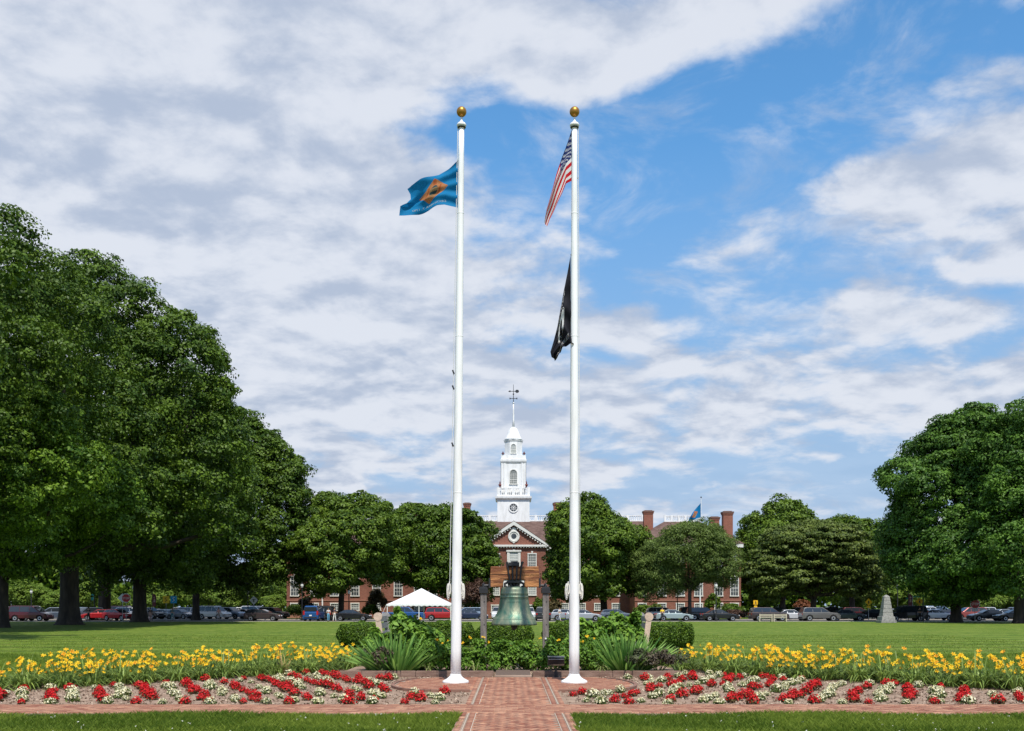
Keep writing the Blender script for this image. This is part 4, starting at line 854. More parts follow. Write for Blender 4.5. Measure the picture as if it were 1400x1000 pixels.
# balustrades
def balus(name, x0, x1, y, z0, z1, nbay, parent, depth=.25, post=.30):
    b = MB(); b.box(x0, x1, y - depth / 2, y + depth / 2, z1 - .16, z1 - .02); b.box(x0, x1, y - depth / 2, y + depth / 2, z0, z0 + .22)
    for i in range(nbay + 1): xx = x0 + (x1 - x0) * i / nbay; b.box(xx - post / 2, xx + post / 2, y - depth / 2 - .04, y + depth / 2 + .04, z0 - .01, z1 + .05)
    n = int((x1 - x0) / .32)
    for i in range(n): xx = x0 + (i + .5) * (x1 - x0) / n; b.box(xx - .06, xx + .06, y - .05, y + .05, z0 + .2, z1 - .15)
    return b.build(name, M_tw, parent)
balus('balustrade', lx(602, YW) - 2.9, lx(868, YW) + 2.9, ly(YM) + 4.3, zdk + .02, Z(704.5, 172), 14, rf, post=.42)
balus('balustrade', lx(868, YW) + 5.7, lx(1013, YW) - 5.7, ly(YW) + 5.7, Z(714, 166), Z(705.5, 166), 5, rr)
balus('balustrade', lx(392, YW) + 5.7, lx(602, YW) - 5.7, ly(YW) + 5.7, Z(716, 166), Z(708, 166), 6, rl)
# chimneys
for px0, px1, py, Y, r_ in ((561, 577, 688, 168, rl), (634, 643, 687.5, 178, rf), (757, 769, 687, 178, rf), (880.5, 893, 698, 168, rr), (971.5, 983.5, 706.5, 174, rr), (989, 1002, 699, 160.2, rr)):
    b = MB(); a, c = lx(px0, Y), lx(px1, Y); d = (c - a) * .9; y = ly(Y); z = Z(py, Y); b.box(a, c, y, y + d, 9.0 if Y < 175 else 12, z - .55); b.box(a - .09, c + .09, y - .09, y + d + .09, z - .55, z - .3); b.box(a - .16, c + .16, y - .16, y + d + .16, z - .3, z - .08, 1); b.box(a + .12, c - .12, y + .12, y + d - .12, z - .08, z + .04, 1)
    b.build('chimney', [M_bw2, mat('chimney_cap', (.16, .09, .07), .9)], r_)
# windows: a glass part with its frame as sub-part
def window_proto(w, h, cols, rows, arch=False, key=True, blind=True):
    g = MB(); 
    top = [(w / 2 * math.cos(a), h + w / 2 * math.sin(a)) for a in [math.pi * q / 10 for q in range(11)]] if arch else [(w / 2, h), (-w / 2, h)]
    g.prism(([(-w / 2, 0), (w / 2, 0)] + top)[::-1], -.035, -.004)
    o = g.build('window', M_shade if blind else M_glass, bld)
    f = MB(); t = .13 if w > .9 else .10
    f.box(-w / 2 - t, -w / 2, -.12, -.004, -.0, h); f.box(w / 2, w / 2 + t, -.12, -.004, 0, h); f.box(-w / 2 - t - .06, w / 2 + t + .06, -.17, -.004, -.14, 0)
    if arch:
        A = [math.pi * q / 10 for q in range(11)]
        for q in range(10):
            a0, a1 = A[q], A[q + 1]; r0, r1 = w / 2, w / 2 + t; f.prism([(r0 * math.cos(a0), h + r0 * math.sin(a0)), (r1 * math.cos(a0), h + r1 * math.sin(a0)), (r1 * math.cos(a1), h + r1 * math.sin(a1)), (r0 * math.cos(a1), h + r0 * math.sin(a1))][::-1], -.12, -.004)
    else:
        f.box(-w / 2 - t - .03, w / 2 + t + .03, -.14, -.004, h, h + t + .04)
        if key: f.prism([(-.10, h + .17), (-.16, h + .48), (.16, h + .48), (.10, h + .17)][::-1], -.16, -.005)
    for i in range(1, cols): xx = -w / 2 + w * i / cols; f.box(xx - .022, xx + .022, -.06, -.036, 0, h)
    for i in range(1, rows): zz = h * i / rows; q = .05 if i == rows // 2 else .022; f.box(-w / 2, w / 2, -.064, -.0365, zz - q, zz + q)
    f.build('frame', M_trim, o); return o
big = window_proto(1.15, 3.0, 3, 5, blind=False); up = window_proto(1.05, 2.05, 3, 4); base_ = window_proto(1.15, 1.0, 4, 3, key=False, blind=False)
def put(proto, x, y, z, used=set()):
    o = proto if proto.name not in used else copy_tree(proto, bld); used.add(proto.name); o.location = (x, y, z); return o
for px in (403, 430, 457.5, 485.5, 515, 544.5, 572, 592, 878, 905, 930, 955, 982.5, 1004):
    if 596 > px or px > 870:
        x = lx(px, YW); y = ly(YW); put(big, x, y, 3.62); put(base_, x, y, 1.3); put(up, x, y, 8.1)
for px in (612, 635, 658, 758, 772, 795, 818, 842):
    x = lx(px, YM); y = ly(YM); put(big, x, y, 3.7); put(base_, x, y, 1.3); put(up, x, y, 8.1)
pv_up = window_proto(1.15, Z(758.5, YPV) - Z(776, YPV), 4, 5); pv_lo = window_proto(1.10, Z(802.5, YPV) - Z(814, YPV), 4, 4, key=False); pv_c = window_proto(1.25, Z(756, YPV) - Z(776, YPV), 4, 6)
for px in (677.5, 727.5): put(pv_up, lx(px, YPV), ly(YPV), Z(775.5, YPV)); put(pv_lo, lx(px, YPV), ly(YPV), Z(813.5, YPV)) ; put(base_, lx(px, YPV), ly(YPV), 1.0)
put(pv_c, xc, ly(YPV), Z(775.5, YPV))
b = MB(); ww = .625 + .13; z0 = Z(776, YPV); z1 = Z(756, YPV)
for s in (-1, 1): b.box(xc + s * (ww + .16) - .14, xc + s * (ww + .16) + .14, ly(YPV) - .16, ly(YPV) - .005, z0 - .3, z1 + .05)
b.box(xc - ww - .42, xc + ww + .42, ly(YPV) - .24, ly(YPV) - .006, z1 + .16, z1 + .42); b.build('window_surround', M_trim, bld)
# door surround glimpsed behind the bell crown
b = MB(); zt = Z(793, YPV)
b.box(xc - 1.65, xc - .95, ly(YPV) - .5, ly(YPV) - .006, 0, zt); b.box(xc + .95, xc + 1.65, ly(YPV) - .5, ly(YPV) - .006, 0, zt); b.box(xc - 1.9, xc + 1.9, ly(YPV) - .6, ly(YPV) - .007, zt, zt + .5); dr = b.build('door_surround', M_tw, bld)
b = MB(); b.box(xc - .94, xc + .94, ly(YPV) - .10, ly(YPV) - .008, 0, zt - .02); b.build('door', mat('dark_door', (.05, .05, .05), .5), dr)
b = MB()
for px in (441, 957): b.tube([(lx(px, YW), ly(YW) - .12, .3), (lx(px, YW), ly(YW) - .12, 11.3)], .11, 8)
b.build('drainpipes', M_tw, bld)
# tower
YT = 172; tx = lx(702, YT); tw = thing('x', None, None); bpy.data.objects.remove(tw)
k = F / YT; yc = ly(YT) + 2.8
def tz(py): return Z(py, YT)
b = MB(); b.sqlathe([(22 / k, 12.5), (22 / k, tz(683.5))], (tx, yc, 0)); tower = b.build('tower', M_tw, bld)
b = MB(); b.sqlathe([(22.2 / k, tz(684)), (23.2 / k, tz(682.8)), (24.8 / k, tz(681.6)), (25.2 / k, tz(679)), (22.5 / k, tz(678.6))], (tx, yc, 0)); b.build('cornice', M_tw, tower)
for i in range(4):
    r = 20.5 / k; o = balus('railing', -r, r, 0, tz(678.5), tz(667), 4, tower, depth=.22, post=.5); o.rotation_euler = (0, 0, i * math.pi / 2); o.location = (tx + r * math.sin(i * math.pi / 2) * 1.0, yc - r * math.cos(i * math.pi / 2), 0)
b = MB(); q = 16.3 / k; b.sqlathe([(q, tz(679)), (q, tz(631.5))], (tx, yc, 0)); 
for sx in (-1, 1):
    for d in (12.2, 15.6): b.box(tx + sx * d / k - .16, tx + sx * d / k + .16, yc - q - .14, yc - q + .05, tz(667), tz(633)); b.box(tx + sx * (q + .06), tx + sx * (q + .14), yc - q * .8, yc - q * .6, tz(667), tz(633))
b.build('middle_stage', M_tw, tower)
b = MB(); b.sqlathe([(16.4 / k, tz(633)), (17.2 / k, tz(632)), (18.0 / k, tz(630.5)), (18.3 / k, tz(627.5)), (17.0 / k, tz(627)), (16.8 / k, tz(621.5)), (16.2 / k, tz(621.4)), (16.2 / k, tz(624))], (tx, yc, 0)); b.build('parapet', M_tw, tower)
b = MB(); b.lathe([(13.0 / k, tz(624)), (13.0 / k, tz(601.5))], 8, (tx, yc, 0), ph=math.pi / 8); b.lathe([(12.9 / k, tz(602)), (13.8 / k, tz(601)), (14.2 / k, tz(599.3)), (13.2 / k, tz(599))], 8, (tx, yc, 0), ph=math.pi / 8); b.build('lantern_stage', M_tw, tower)
b = MB(); b.lathe([(r / k, tz(y)) for r, y in ((13.6, 599.2), (11.6, 596.5), (9.4, 592.5), (7.8, 588), (6.3, 584.5), (4.2, 581.8), (1.6, 580.6))], 24, (tx, yc, 0)); b.build('bell_shaped_dome', M_tw, tower, smooth=True)
b = MB(); b.lathe([(1.7 / k, tz(581)), (1.25 / k, tz(570)), (1.0 / k, tz(556)), (.75 / k, tz(548))], 12, (tx, yc, 0)); b.lathe([(0.02, -.2), (.17, -.08), (.17, .08), (.02, .2)], 12, (tx, yc, tz(546.8))); b.build('spire', M_tw, tower, smooth=True)
b = MB(); b.tube([(tx, yc, tz(547)), (tx, yc, tz(521))], [.07, .035], 8); b.tube([(tx - .62, yc, tz(540.5)), (tx + .62, yc, tz(540.5))], .05, 6); b.tube([(tx, yc - .6, tz(540.5)), (tx, yc + .6, tz(540.5))], .05, 6)
for s in (-1, 1): b.box(tx + s * .6 - .09, tx + s * .6 + .09, yc - .03, yc + .03, tz(540.5) - .14, tz(540.5) + .14)
b.prism([(tx - .95, tz(530.5)), (tx - .55, tz(530.5) + .18), (tx - .5, tz(530.5) + .04), (tx + .30, tz(530.5) + .05), (tx + .5, tz(530.5) + .28), (tx + .85, tz(530.5) + .25), (tx + 1.0, tz(530.5)), (tx + .85, tz(530.5) - .25), (tx + .5, tz(530.5) - .28), (tx + .30, tz(530.5) - .05), (tx - .5, tz(530.5) - .04), (tx - .55, tz(530.5) - .18)][::-1], yc - .04, yc + .04)
b.lathe([(.02, -.2), (.16, 0), (.02, .2)], 8, (tx, yc, tz(534.5))); b.build('weather_vane', M_iron, tower)
M_urn = mat('copper_urn', (.16, .035, .03), .5, metal=.3); first_u = None
for (px, py, q, base) in ((683.5, 0, 20.5, 666.5), (719.8, 0, 20.5, 666.5), (687.6, 0, 16, 621.3), (716.6, 0, 16, 621.3)):
    b = MB(); hh = 9 / k if base > 650 else 5 / k; b.lathe([(.12, 0), (.16, .06 * hh), (.08, .16 * hh), (.30, .36 * hh), (.24, .46 * hh), (.09, .52 * hh), (.12, .72 * hh), (.05, .85 * hh), (.02, hh)], 12, (lx(px, YT - 0), yc - q / k, tz(base))); b.build('urn', M_urn, tower)
def t_window(w, z0, h, yf, cols, rows, arch=True):
    o = window_proto(w, h, cols, rows, arch=True); o.parent = tower; o.location = (tx, yf, z0); return o
t_window(1.15, tz(661), 1.85, yc - q - .0 if False else yc - 16.3 / k, 4, 5); t_window(.75, tz(618), 1.15, yc - 13.0 / k * math.cos(math.pi / 8), 3, 4)
b = MB(); yf = yc - 22 / k; zz = tz(694.5)
for r0, r1, mm in ((.86, .66, 0),): b.ring([[(tx + r * math.cos(a), yf - d, zz + r * math.sin(a)) for a in [2 * math.pi * q2 / 28 for q2 in range(28)]] for r, d in ((.90, .004), (.86, .12), (.70, .12), (.66, .03))], caps=False)
for a in range(4): aa = a * math.pi / 4; b.tube([(tx - .66 * math.cos(aa), yf - .03, zz - .66 * math.sin(aa)), (tx + .66 * math.cos(aa), yf - .03, zz + .66 * math.sin(aa))], .03, 4)
b.ring([[(tx + r * math.cos(a), yf - d, zz + r * math.sin(a)) for a in [2 * math.pi * q2 / 20 for q2 in range(20)]] for r, d in ((.36, .02), (.36, .06), (.30, .06), (.30, .02))], caps=False)
rw = b.build('round_window_frame', M_tw, tower); b = MB(); b.ring([[(tx + .66 * math.cos(a), yf - d, zz + .66 * math.sin(a)) for a in [2 * math.pi * q2 / 24 for q2 in range(24)]] for d in (.002, .02)]); b.build('pane', M_glass, tower)
# flag on the hall roof
o = thing('roof_flagpole', 'thin white flagpole on the right wing of the brick hall', 'flagpole', (X(958.5, 164), 164, 11.9)); zt = Z(681, 164) - 11.9
b = MB(); b.tube([(0, 0, 0), (0, 0, zt)], [.07, .04], 8); b.build('pole', M_white, o); b = MB(); b.lathe([(.02, -.15), (.15, 0), (.02, .15)], 10, (0, 0, zt + .1)); b.build('ball', M_iron, o)
make_flag('state_flag', 'small blue flag with a buff diamond flying above the right wing of the hall', 164, [(958, 688), (958, 698), (958, 708)], [(958, 688), (952, 695), (946, 702), (942, 709)], [(958, 708), (953, 709), (947, 712), (941.5, 715)], [(942, 709), (941.5, 715)],
          lambda u, v: .6 * math.sin(6 * u + 2 * v) * u, delaware, [F_blue, F_buff, F_dk, F_br, F_wh, F_lb], 60, 40)
# ------------------------------------------------------------------ trees
M_maple = leafmat('maple_leaf', (.012, .044, .004), (.125, .205, .014), trans=.20, rough=.55); M_elm = leafmat('elm_leaf', (.050, .092, .016), (.21, .29, .065), trans=.3)
M_oak = leafmat('oak_leaf', (.018, .056, .005), (.165, .255, .020), trans=.24); M_yew = leafmat('olive_leaf', (.032, .062, .010), (.165, .215, .036), trans=.2); M_light = leafmat('fresh_leaf', (.09, .17, .02), (.26, .36, .05), trans=.4)
TREE_I = [0]
def tree(label, px, Y, tr, ells, m, nclump, per, rc, leaf, seed, bark=None, fork=None, name='tree', flat=.6, sub=(.17, .46), nsub=50, twigs=False, group=None, lean=0, wid=.62):
    """ells: (px0, px1, py0, py1, dy) outlines of the crown masses at Y + dy"""
    rng = np.random.default_rng(seed); bx_ = X(px, Y); E = []
    for (a, c, t, bt, dy) in ells:
        Yd = Y + dy; x0, x1, z1, z0 = X(a, Yd), X(c, Yd), Z(t, Yd), Z(bt, Yd); rx, rz = (x1 - x0) / 2, (z1 - z0) / 2
        E.append(((x0 + x1) / 2 - bx_, dy, (z0 + z1) / 2, rx * .97, min(rx, max(rz, rx * .6)), rz * .97))
    o = thing(name, label, 'tree', (bx_, Y, 0), 0, group)
    P, Nn, T, lob = crown_points(rng, E, nsub, sub, nclump, rc, per * 1.45, flat); leaf *= .80
    v, f = leaves(rng, P, Nn, leaf, wid, .4, droop=.15); npmesh('crown', v, f, m, tint=T, parent=o)
    b = MB(); allz = min(e[2] - e[5] for e in E); fz = fork or max(1.6, allz + .6); n = 7
    b.tube([(lean * t * t, 0, -.15 + (fz + .15) * t) for t in (0, .05, .12, .25, .5, .75, 1)], [tr * q for q in (1.75, 1.35, 1.15, 1.0, .93, .92, 1.02)], 14)
    pick = rng.choice(len(lob), size=min(len(lob), 16), replace=False)
    for j in list(pick):
        c = lob[j][:3]; c = np.array([c[0], c[1], max(c[2], fz + 1)]); a = np.array([lean, 0, fz - .4]); midp = a * .5 + c * .5 + np.array([(c[0] - a[0]) * .12, (c[1] - a[1]) * .12, -.02 * abs(c[2])]); r = tr * rng.uniform(.30, .52)
        b.tube([a, a * .78 + midp * .22 + [0, 0, .5], midp, midp * .45 + c * .55 + rng.normal(size=3) * .4, c], [r * 1.15, r, r * .62, r * .38, r * .12], 8)
    if twigs:
        for j in range(11):
            a = np.array(twigs[0]) - [bx_, Y, 0] + rng.normal(size=3) * [.5, .3, .3]; d = np.array([rng.uniform(-.5, 1.2), -.2, rng.uniform(.4, 1.3)]); d /= np.linalg.norm(d); l = rng.uniform(1.2, 3.2)
            b.tube([a, a + d * l * .5 + [0, 0, .1], a + d * l + [0.1, 0, -.05]], [.05, .035, .012], 5)
    b.build('trunk', bark or M_bark, o, smooth=True); return o
tree('huge dark maple towering at the top left edge, its trunk out of frame', -85, 72, .8, [(-330, 130, 276, 690, 0), (-60, 165, 322, 560, 3), (-120, 60, 268, 420, 0), (-250, 60, 400, 740, -6)], M_maple, 1500, 60, 1.0, .30, 1, fork=5)
tree('big old maple with the broad flared trunk, second big trunk from the left', 95, 100, .95, [(-60, 285, 362, 760, 2), (60, 215, 350, 520, 2), (150, 326, 425, 640, 0), (230, 345, 500, 760, 0), (0, 250, 470, 800, -9), (-70, 120, 480, 790, 4), (215, 312, 437, 560, 4)], M_maple, 2300, 58, 1.25, .40, 2, fork=7.5)
tree('dark maple whose trunk stands just left of the red sedan', 143, 138, .85, [(70, 260, 520, 806, 2), (160, 300, 560, 800, 0)], M_maple, 900, 50, 1.4, .5, 3, fork=6)
tree('thick-trunked dark maple right of the red sedan', 191, 119, .82, [(120, 335, 500, 812, 0), (240, 352, 525, 780, 2), (150, 300, 600, 806, -10), (100, 215, 640, 808, -3)], M_maple, 1700, 56, 1.3, .42, 4, fork=6)
tree('dark rounded maple with a slim trunk, left of the black hatchback', 268, 136, .5, [(235, 395, 580, 822, 0), (320, 418, 574, 790, 2), (300, 380, 555, 700, 3), (215, 330, 620, 812, -3), (350, 420, 640, 812, 0)], M_maple, 1500, 56, 1.3, .45, 5, fork=5.5)
tree('leafy maple nearest the lawn at the lower left edge, with bare dead twigs on top', 5, 86, .42, [(-150, 130, 500, 800, -2), (-40, 190, 575, 770, 0), (-120, 130, 530, 765, -15), (40, 205, 620, 735, -2), (-90, 90, 640, 805, -4)], leafmat('bright_maple_leaf', (.020, .070, .006), (.215, .345, .026), trans=.28), 1500, 60, 1.1, .34, 6, fork=4.5, twigs=[(X(22, 86), 86, Z(515, 86))])
tree('round green maple in front of the left wing, forked dark trunk', 466, 140, .42, [(418, 560, 664, 806, 0), (400, 520, 700, 818, -3), (490, 566, 690, 806, 2), (398, 455, 720, 806, 0)], M_oak, 1250, 55, 1.05, .42, 7, fork=6.0, lean=.3)
tree('dark maple behind the white tent', 590, 148, .4, [(532, 645, 686, 820, 0), (560, 625, 695, 815, -4)], M_maple, 850, 52, 1.1, .44, 8, fork=5)
tree('dark maple behind the left flagpole, against the pavilion', 638, 146, .4, [(596, 678, 698, 830, 0), (618, 682, 722, 828, -2)], M_maple, 750, 52, 1.05, .44, 9, fork=5)
tree('large round maple between the right flagpole and the grey-green elm', 826, 138, .5, [(746, 866, 680, 820, 0), (746, 800, 685, 770, 0), (760, 872, 690, 822, -4), (820, 910, 716, 820, 2), (744, 800, 730, 832, 0)], M_oak, 1500, 56, 1.05, .42, 10, fork=4.6, lean=-.2)
tree('drooping grey-green elm in front of the right wing, thin trunk', 943, 132, .26, [(880, 1008, 709, 812, 0), (864, 935, 735, 830, 0), (960, 1016, 735, 812, 0), (900, 980, 712, 770, -3)], M_elm, 1300, 58, .95, .30, 11, fork=4.5, bark=M_bark2, wid=.4)
tree('tall dark tree behind the olive yew, right of the hall', 1070, 168, .5, [(1003, 1120, 700, 815, 0), (1040, 1118, 677, 780, 0), (1005, 1060, 690, 820, 3)], M_oak, 900, 48, 1.35, .55, 12, fork=4.5)
tree('dark tree at the back between the yew and the big right maple', 1165, 172, .5, [(1125, 1215, 702, 818, 0), (1150, 1230, 715, 816, 0)], M_oak, 700, 46, 1.4, .55, 13, fork=4)
tree('wide olive-green layered yew with two low trunks', 1112, 141, .42, [(1035, 1200, 712, 822, 0), (1060, 1160, 706, 790, 0), (1020, 1090, 745, 828, -1), (1140, 1206, 740, 824, 0)], M_yew, 1200, 60, 1.25, .42, 14, fork=3.2, flat=.30, name='yew_tree')
tree('large full maple near the right edge with a thick straight trunk', 1307, 117, .60, [(1218, 1400, 570, 826, 0), (1246, 1340, 562, 700, 0), (1275, 1400, 549, 720, 1), (1204, 1290, 665, 812, 0), (1320, 1420, 552, 800, 2), (1203, 1255, 690, 800, 2), (1250, 1400, 700, 832, -5)], leafmat('right_maple_leaf', (.014, .056, .008), (.135, .26, .028), trans=.25), 2300, 58, 1.15, .40, 15, fork=4.6)
tree('tall maple cut by the right edge of the view', 1394, 108, .58, [(1330, 1580, 538, 815, 0), (1325, 1440, 548, 720, 2), (1370, 1480, 545, 700, -2), (1330, 1420, 620, 826, -3)], leafmat('right_maple_leaf', (.014, .056, .008), (.135, .26, .028)), 1500, 58, 1.1, .38, 16, fork=4.6)
tree('unseen large maple left of the view, added to shade the lawn', -262, 47, .5, [(-520, -40, 160, 640, 0)], M_maple, 700, 50, 1.0, .34, 30, fork=5)  # wholly outside the frame; added so its shade falls on the left lawn
# small trees between the parked cars and the far edge
def proto_small(seed, m, h, r):
    rng = np.random.default_rng(seed); o = thing('small_tree', 'x', 'tree'); P, Nn, T, lob = crown_points(rng, [(0, 0, h * .62, r, r, h * .38)], 16, (.3, .5), 260, r * .24, 34, .65)
    v, f = leaves(rng, P, Nn, .34, .6, .4); npmesh('crown', v, f, m, tint=T, parent=o); b = MB(); b.tube([(0, 0, -.1), (0, 0, h * .3), (.1, 0, h * .6)], [.16, .12, .06], 8)
    for q in range(5): a = rng.uniform(0, 6.28); b.tube([(0, 0, h * .28), (r * .5 * math.cos(a), r * .5 * math.sin(a), h * .6)], [.08, .02], 6)
    b.build('trunk', M_bark2, o); return o
sp_ = [proto_small(21, M_light, 6.2, 3.0), proto_small(22, M_light, 5.0, 2.6), proto_small(23, M_oak, 8.0, 3.8)]; us = set()
rg = random.Random(8)
S = [(42, 190, 0), (78, 186, 0), (60, 200, 1), (100, 200, 0), (128, 190, 0), (165, 196, 1), (216, 186, 1), (236, 200, 0), (285, 196, 2), (310, 188, 1), (345, 192, 2), (372, 180, 1), (12, 196, 2), (-20, 190, 0), (122, 215, 2), (200, 215, 2), (255, 220, 2), (330, 215, 2), (385, 200, 2),
     (1040, 176, 1), (1180, 188, 0), (1165, 178, 1), (1215, 196, 1), (1236, 186, 0), (1262, 198, 0), (1285, 186, 0), (1330, 190, 0), (1352, 184, 1), (1375, 192, 0), (1400, 188, 1), (1244, 215, 2), (1300, 215, 2), (1355, 218, 2), (1410, 210, 2), (1150, 200, 2)]
for px, Y, kd in S:
    o = sp_[kd]
    if kd in us: o = copy_tree(o)
    us.add(kd); o.location = (X(px, Y), Y, 0); o.rotation_euler = (0, 0, rg.uniform(0, 6.28)); q = rg.uniform(.8, 1.15); o.scale = (q, q, q * rg.uniform(.9, 1.1))
    sd = 'left' if px < 600 else 'right'; tag(o, f"{'light green young' if kd < 2 else 'darker'} tree at the back of the {sd} car park", 'tree', f"{'light green' if kd < 2 else 'darker'} trees behind the {sd} car park")
# far belt of woodland
rng = np.random.default_rng(77); n = 90000; x = rng.uniform(-190, 190, n); hump = 11.5 + 3.0 * np.sin(x * .09) + 2.0 * np.sin(x * .23 + 1) + 1.2 * np.sin(x * .61); P = np.stack([x, 240 + rng.uniform(-5, 9, n), hump * rng.random(n) ** .55 + rng.normal(size=n) * .3], 1); P[:, 2] = abs(P[:, 2])
v, f = leaves(rng, P, unit(rng.normal(size=(n, 3)) + [0, -.5, .8]), 1.3, .7, .4); tag(npmesh('distant_woodland', v, f, M_oak, tint=rng.random(n)), 'dark belt of distant woodland behind the car parks', 'woodland', kind='stuff')
# shrubs along the hall
for i, (px, Y, r, h, m, lab) in enumerate(((408, 155, 2.0, 2.0, M_light, 'light green low shrub at the left end of the hall'), (425, 156, 1.6, 1.7, M_oak, 'dark green shrub beside the blue van'), (418, 150, 1.1, 3.6, M_pur, 'slim bronze-green small tree behind the blue van'), (515, 152, 1.5, 4.8, leafmat('bronze_shrub_leaf', (.06, .05, .02), (.17, .13, .05)), 'bronze-green conical shrub left of the tent'), (507, 151, 1.2, 2.2, M_oak, 'low green shrub left of the tent'),
                                       (650, 140, 2.1, 6.3, leafmat('plum_leaf', (.05, .022, .02), (.13, .075, .045)), 'dark reddish plum shrub behind the left bell post'), (738, 150, 1.1, 3.4, M_oak, 'small green shrub right of the bell'), (756, 151, 1.5, 3.0, leafmat('bronze_shrub_leaf', (.06, .05, .02), (.17, .13, .05)), 'brownish shrub behind the right bell post'),
                                       (880, 154, 1.8, 2.0, M_oak, 'dark low shrub at the foot of the right wing'), (896, 155, 1.5, 2.2, M_yew, 'olive low shrub under the grey-green elm'), (975, 154, 1.2, 4.0, M_oak, 'upright dark shrub between the right wing windows'), (998, 154, 1.9, 2.2, M_oak, 'green low shrub at the right end of the hall'), (1004, 150, 2.2, 1.3, leafmat('plum_leaf', (.05, .022, .02), (.13, .075, .045)), 'low plum-coloured hedge right of the hall'), (1052, 150, 1.6, 5.6, M_light, 'slim light green sapling beside the yew'), (1098, 156, 1.5, 2.9, leafmat('rust_leaf', (.14, .05, .02), (.26, .10, .04)), 'rust-coloured shrub under the yew'))):
    bush('garden_shrub', lab, 'shrub', (X(px, Y), Y, 0), r, h, int(900 * r * h ** .6), .30, m, 500 + i)
# ------------------------------------------------------------------ vehicles
def paint(n, c, metal=.25): return mat('paint_' + n, c, .32, metal=metal, coat=.6)
PN = dict(black=(.012, .012, .014), charcoal=(.035, .037, .04), maroon=(.075, .008, .014), silver=(.34, .36, .39), white=(.62, .63, .64), red=(.36, .012, .016), blue=(.012, .075, .24), slate=(.085, .11, .15), grey=(.12, .115, .11), green=(.03, .05, .05), teal=(.30, .37, .38), navy=(.015, .025, .06), brown=(.05, .035, .035), rust=(.26, .05, .04), sky=(.20, .27, .36))
SPEC = dict(  # length, width, body outline (x from rear, z), greenhouse outline, wheel radius
    sedan=(4.7, 1.82, [(0, .42), (.03, .92), (.35, 1.00), (1.0, 1.02), (3.35, .98), (4.25, .86), (4.62, .70), (4.7, .42)], [(.62, 1.0), (1.35, 1.40), (1.7, 1.45), (2.55, 1.44), (3.45, .98)], .33),
    hatch=(4.5, 1.82, [(0, .42), (.02, .95), (.10, 1.05), (1.0, 1.08), (3.3, 1.02), (4.1, .90), (4.42, .72), (4.5, .42)], [(.10, 1.05), (.42, 1.42), (.9, 1.50), (2.3, 1.49), (3.35, 1.02)], .34),
    suv=(4.8, 1.92, [(0, .45), (.02, 1.0), (.06, 1.12), (1.0, 1.14), (3.5, 1.12), (4.4, 1.04), (4.72, .85), (4.8, .45)], [(.10, 1.12), (.30, 1.66), (.6, 1.74), (2.7, 1.72), (3.6, 1.11)], .38),
    van=(5.0, 1.98, [(0, .40), (.0, 1.05), (.03, 1.15), (1.0, 1.16), (4.0, 1.13), (4.7, .98), (4.95, .80), (5.0, .40)], [(.04, 1.15), (.16, 1.85), (.4, 1.95), (3.1, 1.93), (4.15, 1.12)], .36),
    pickup=(5.6, 1.98, [(0, .55), (0, 1.12), (1.9, 1.12), (4.1, 1.15), (5.2, 1.10), (5.52, .95), (5.6, .50)], [(1.95, 1.12), (2.05, 1.72), (2.4, 1.82), (3.4, 1.80), (4.15, 1.14)], .42))
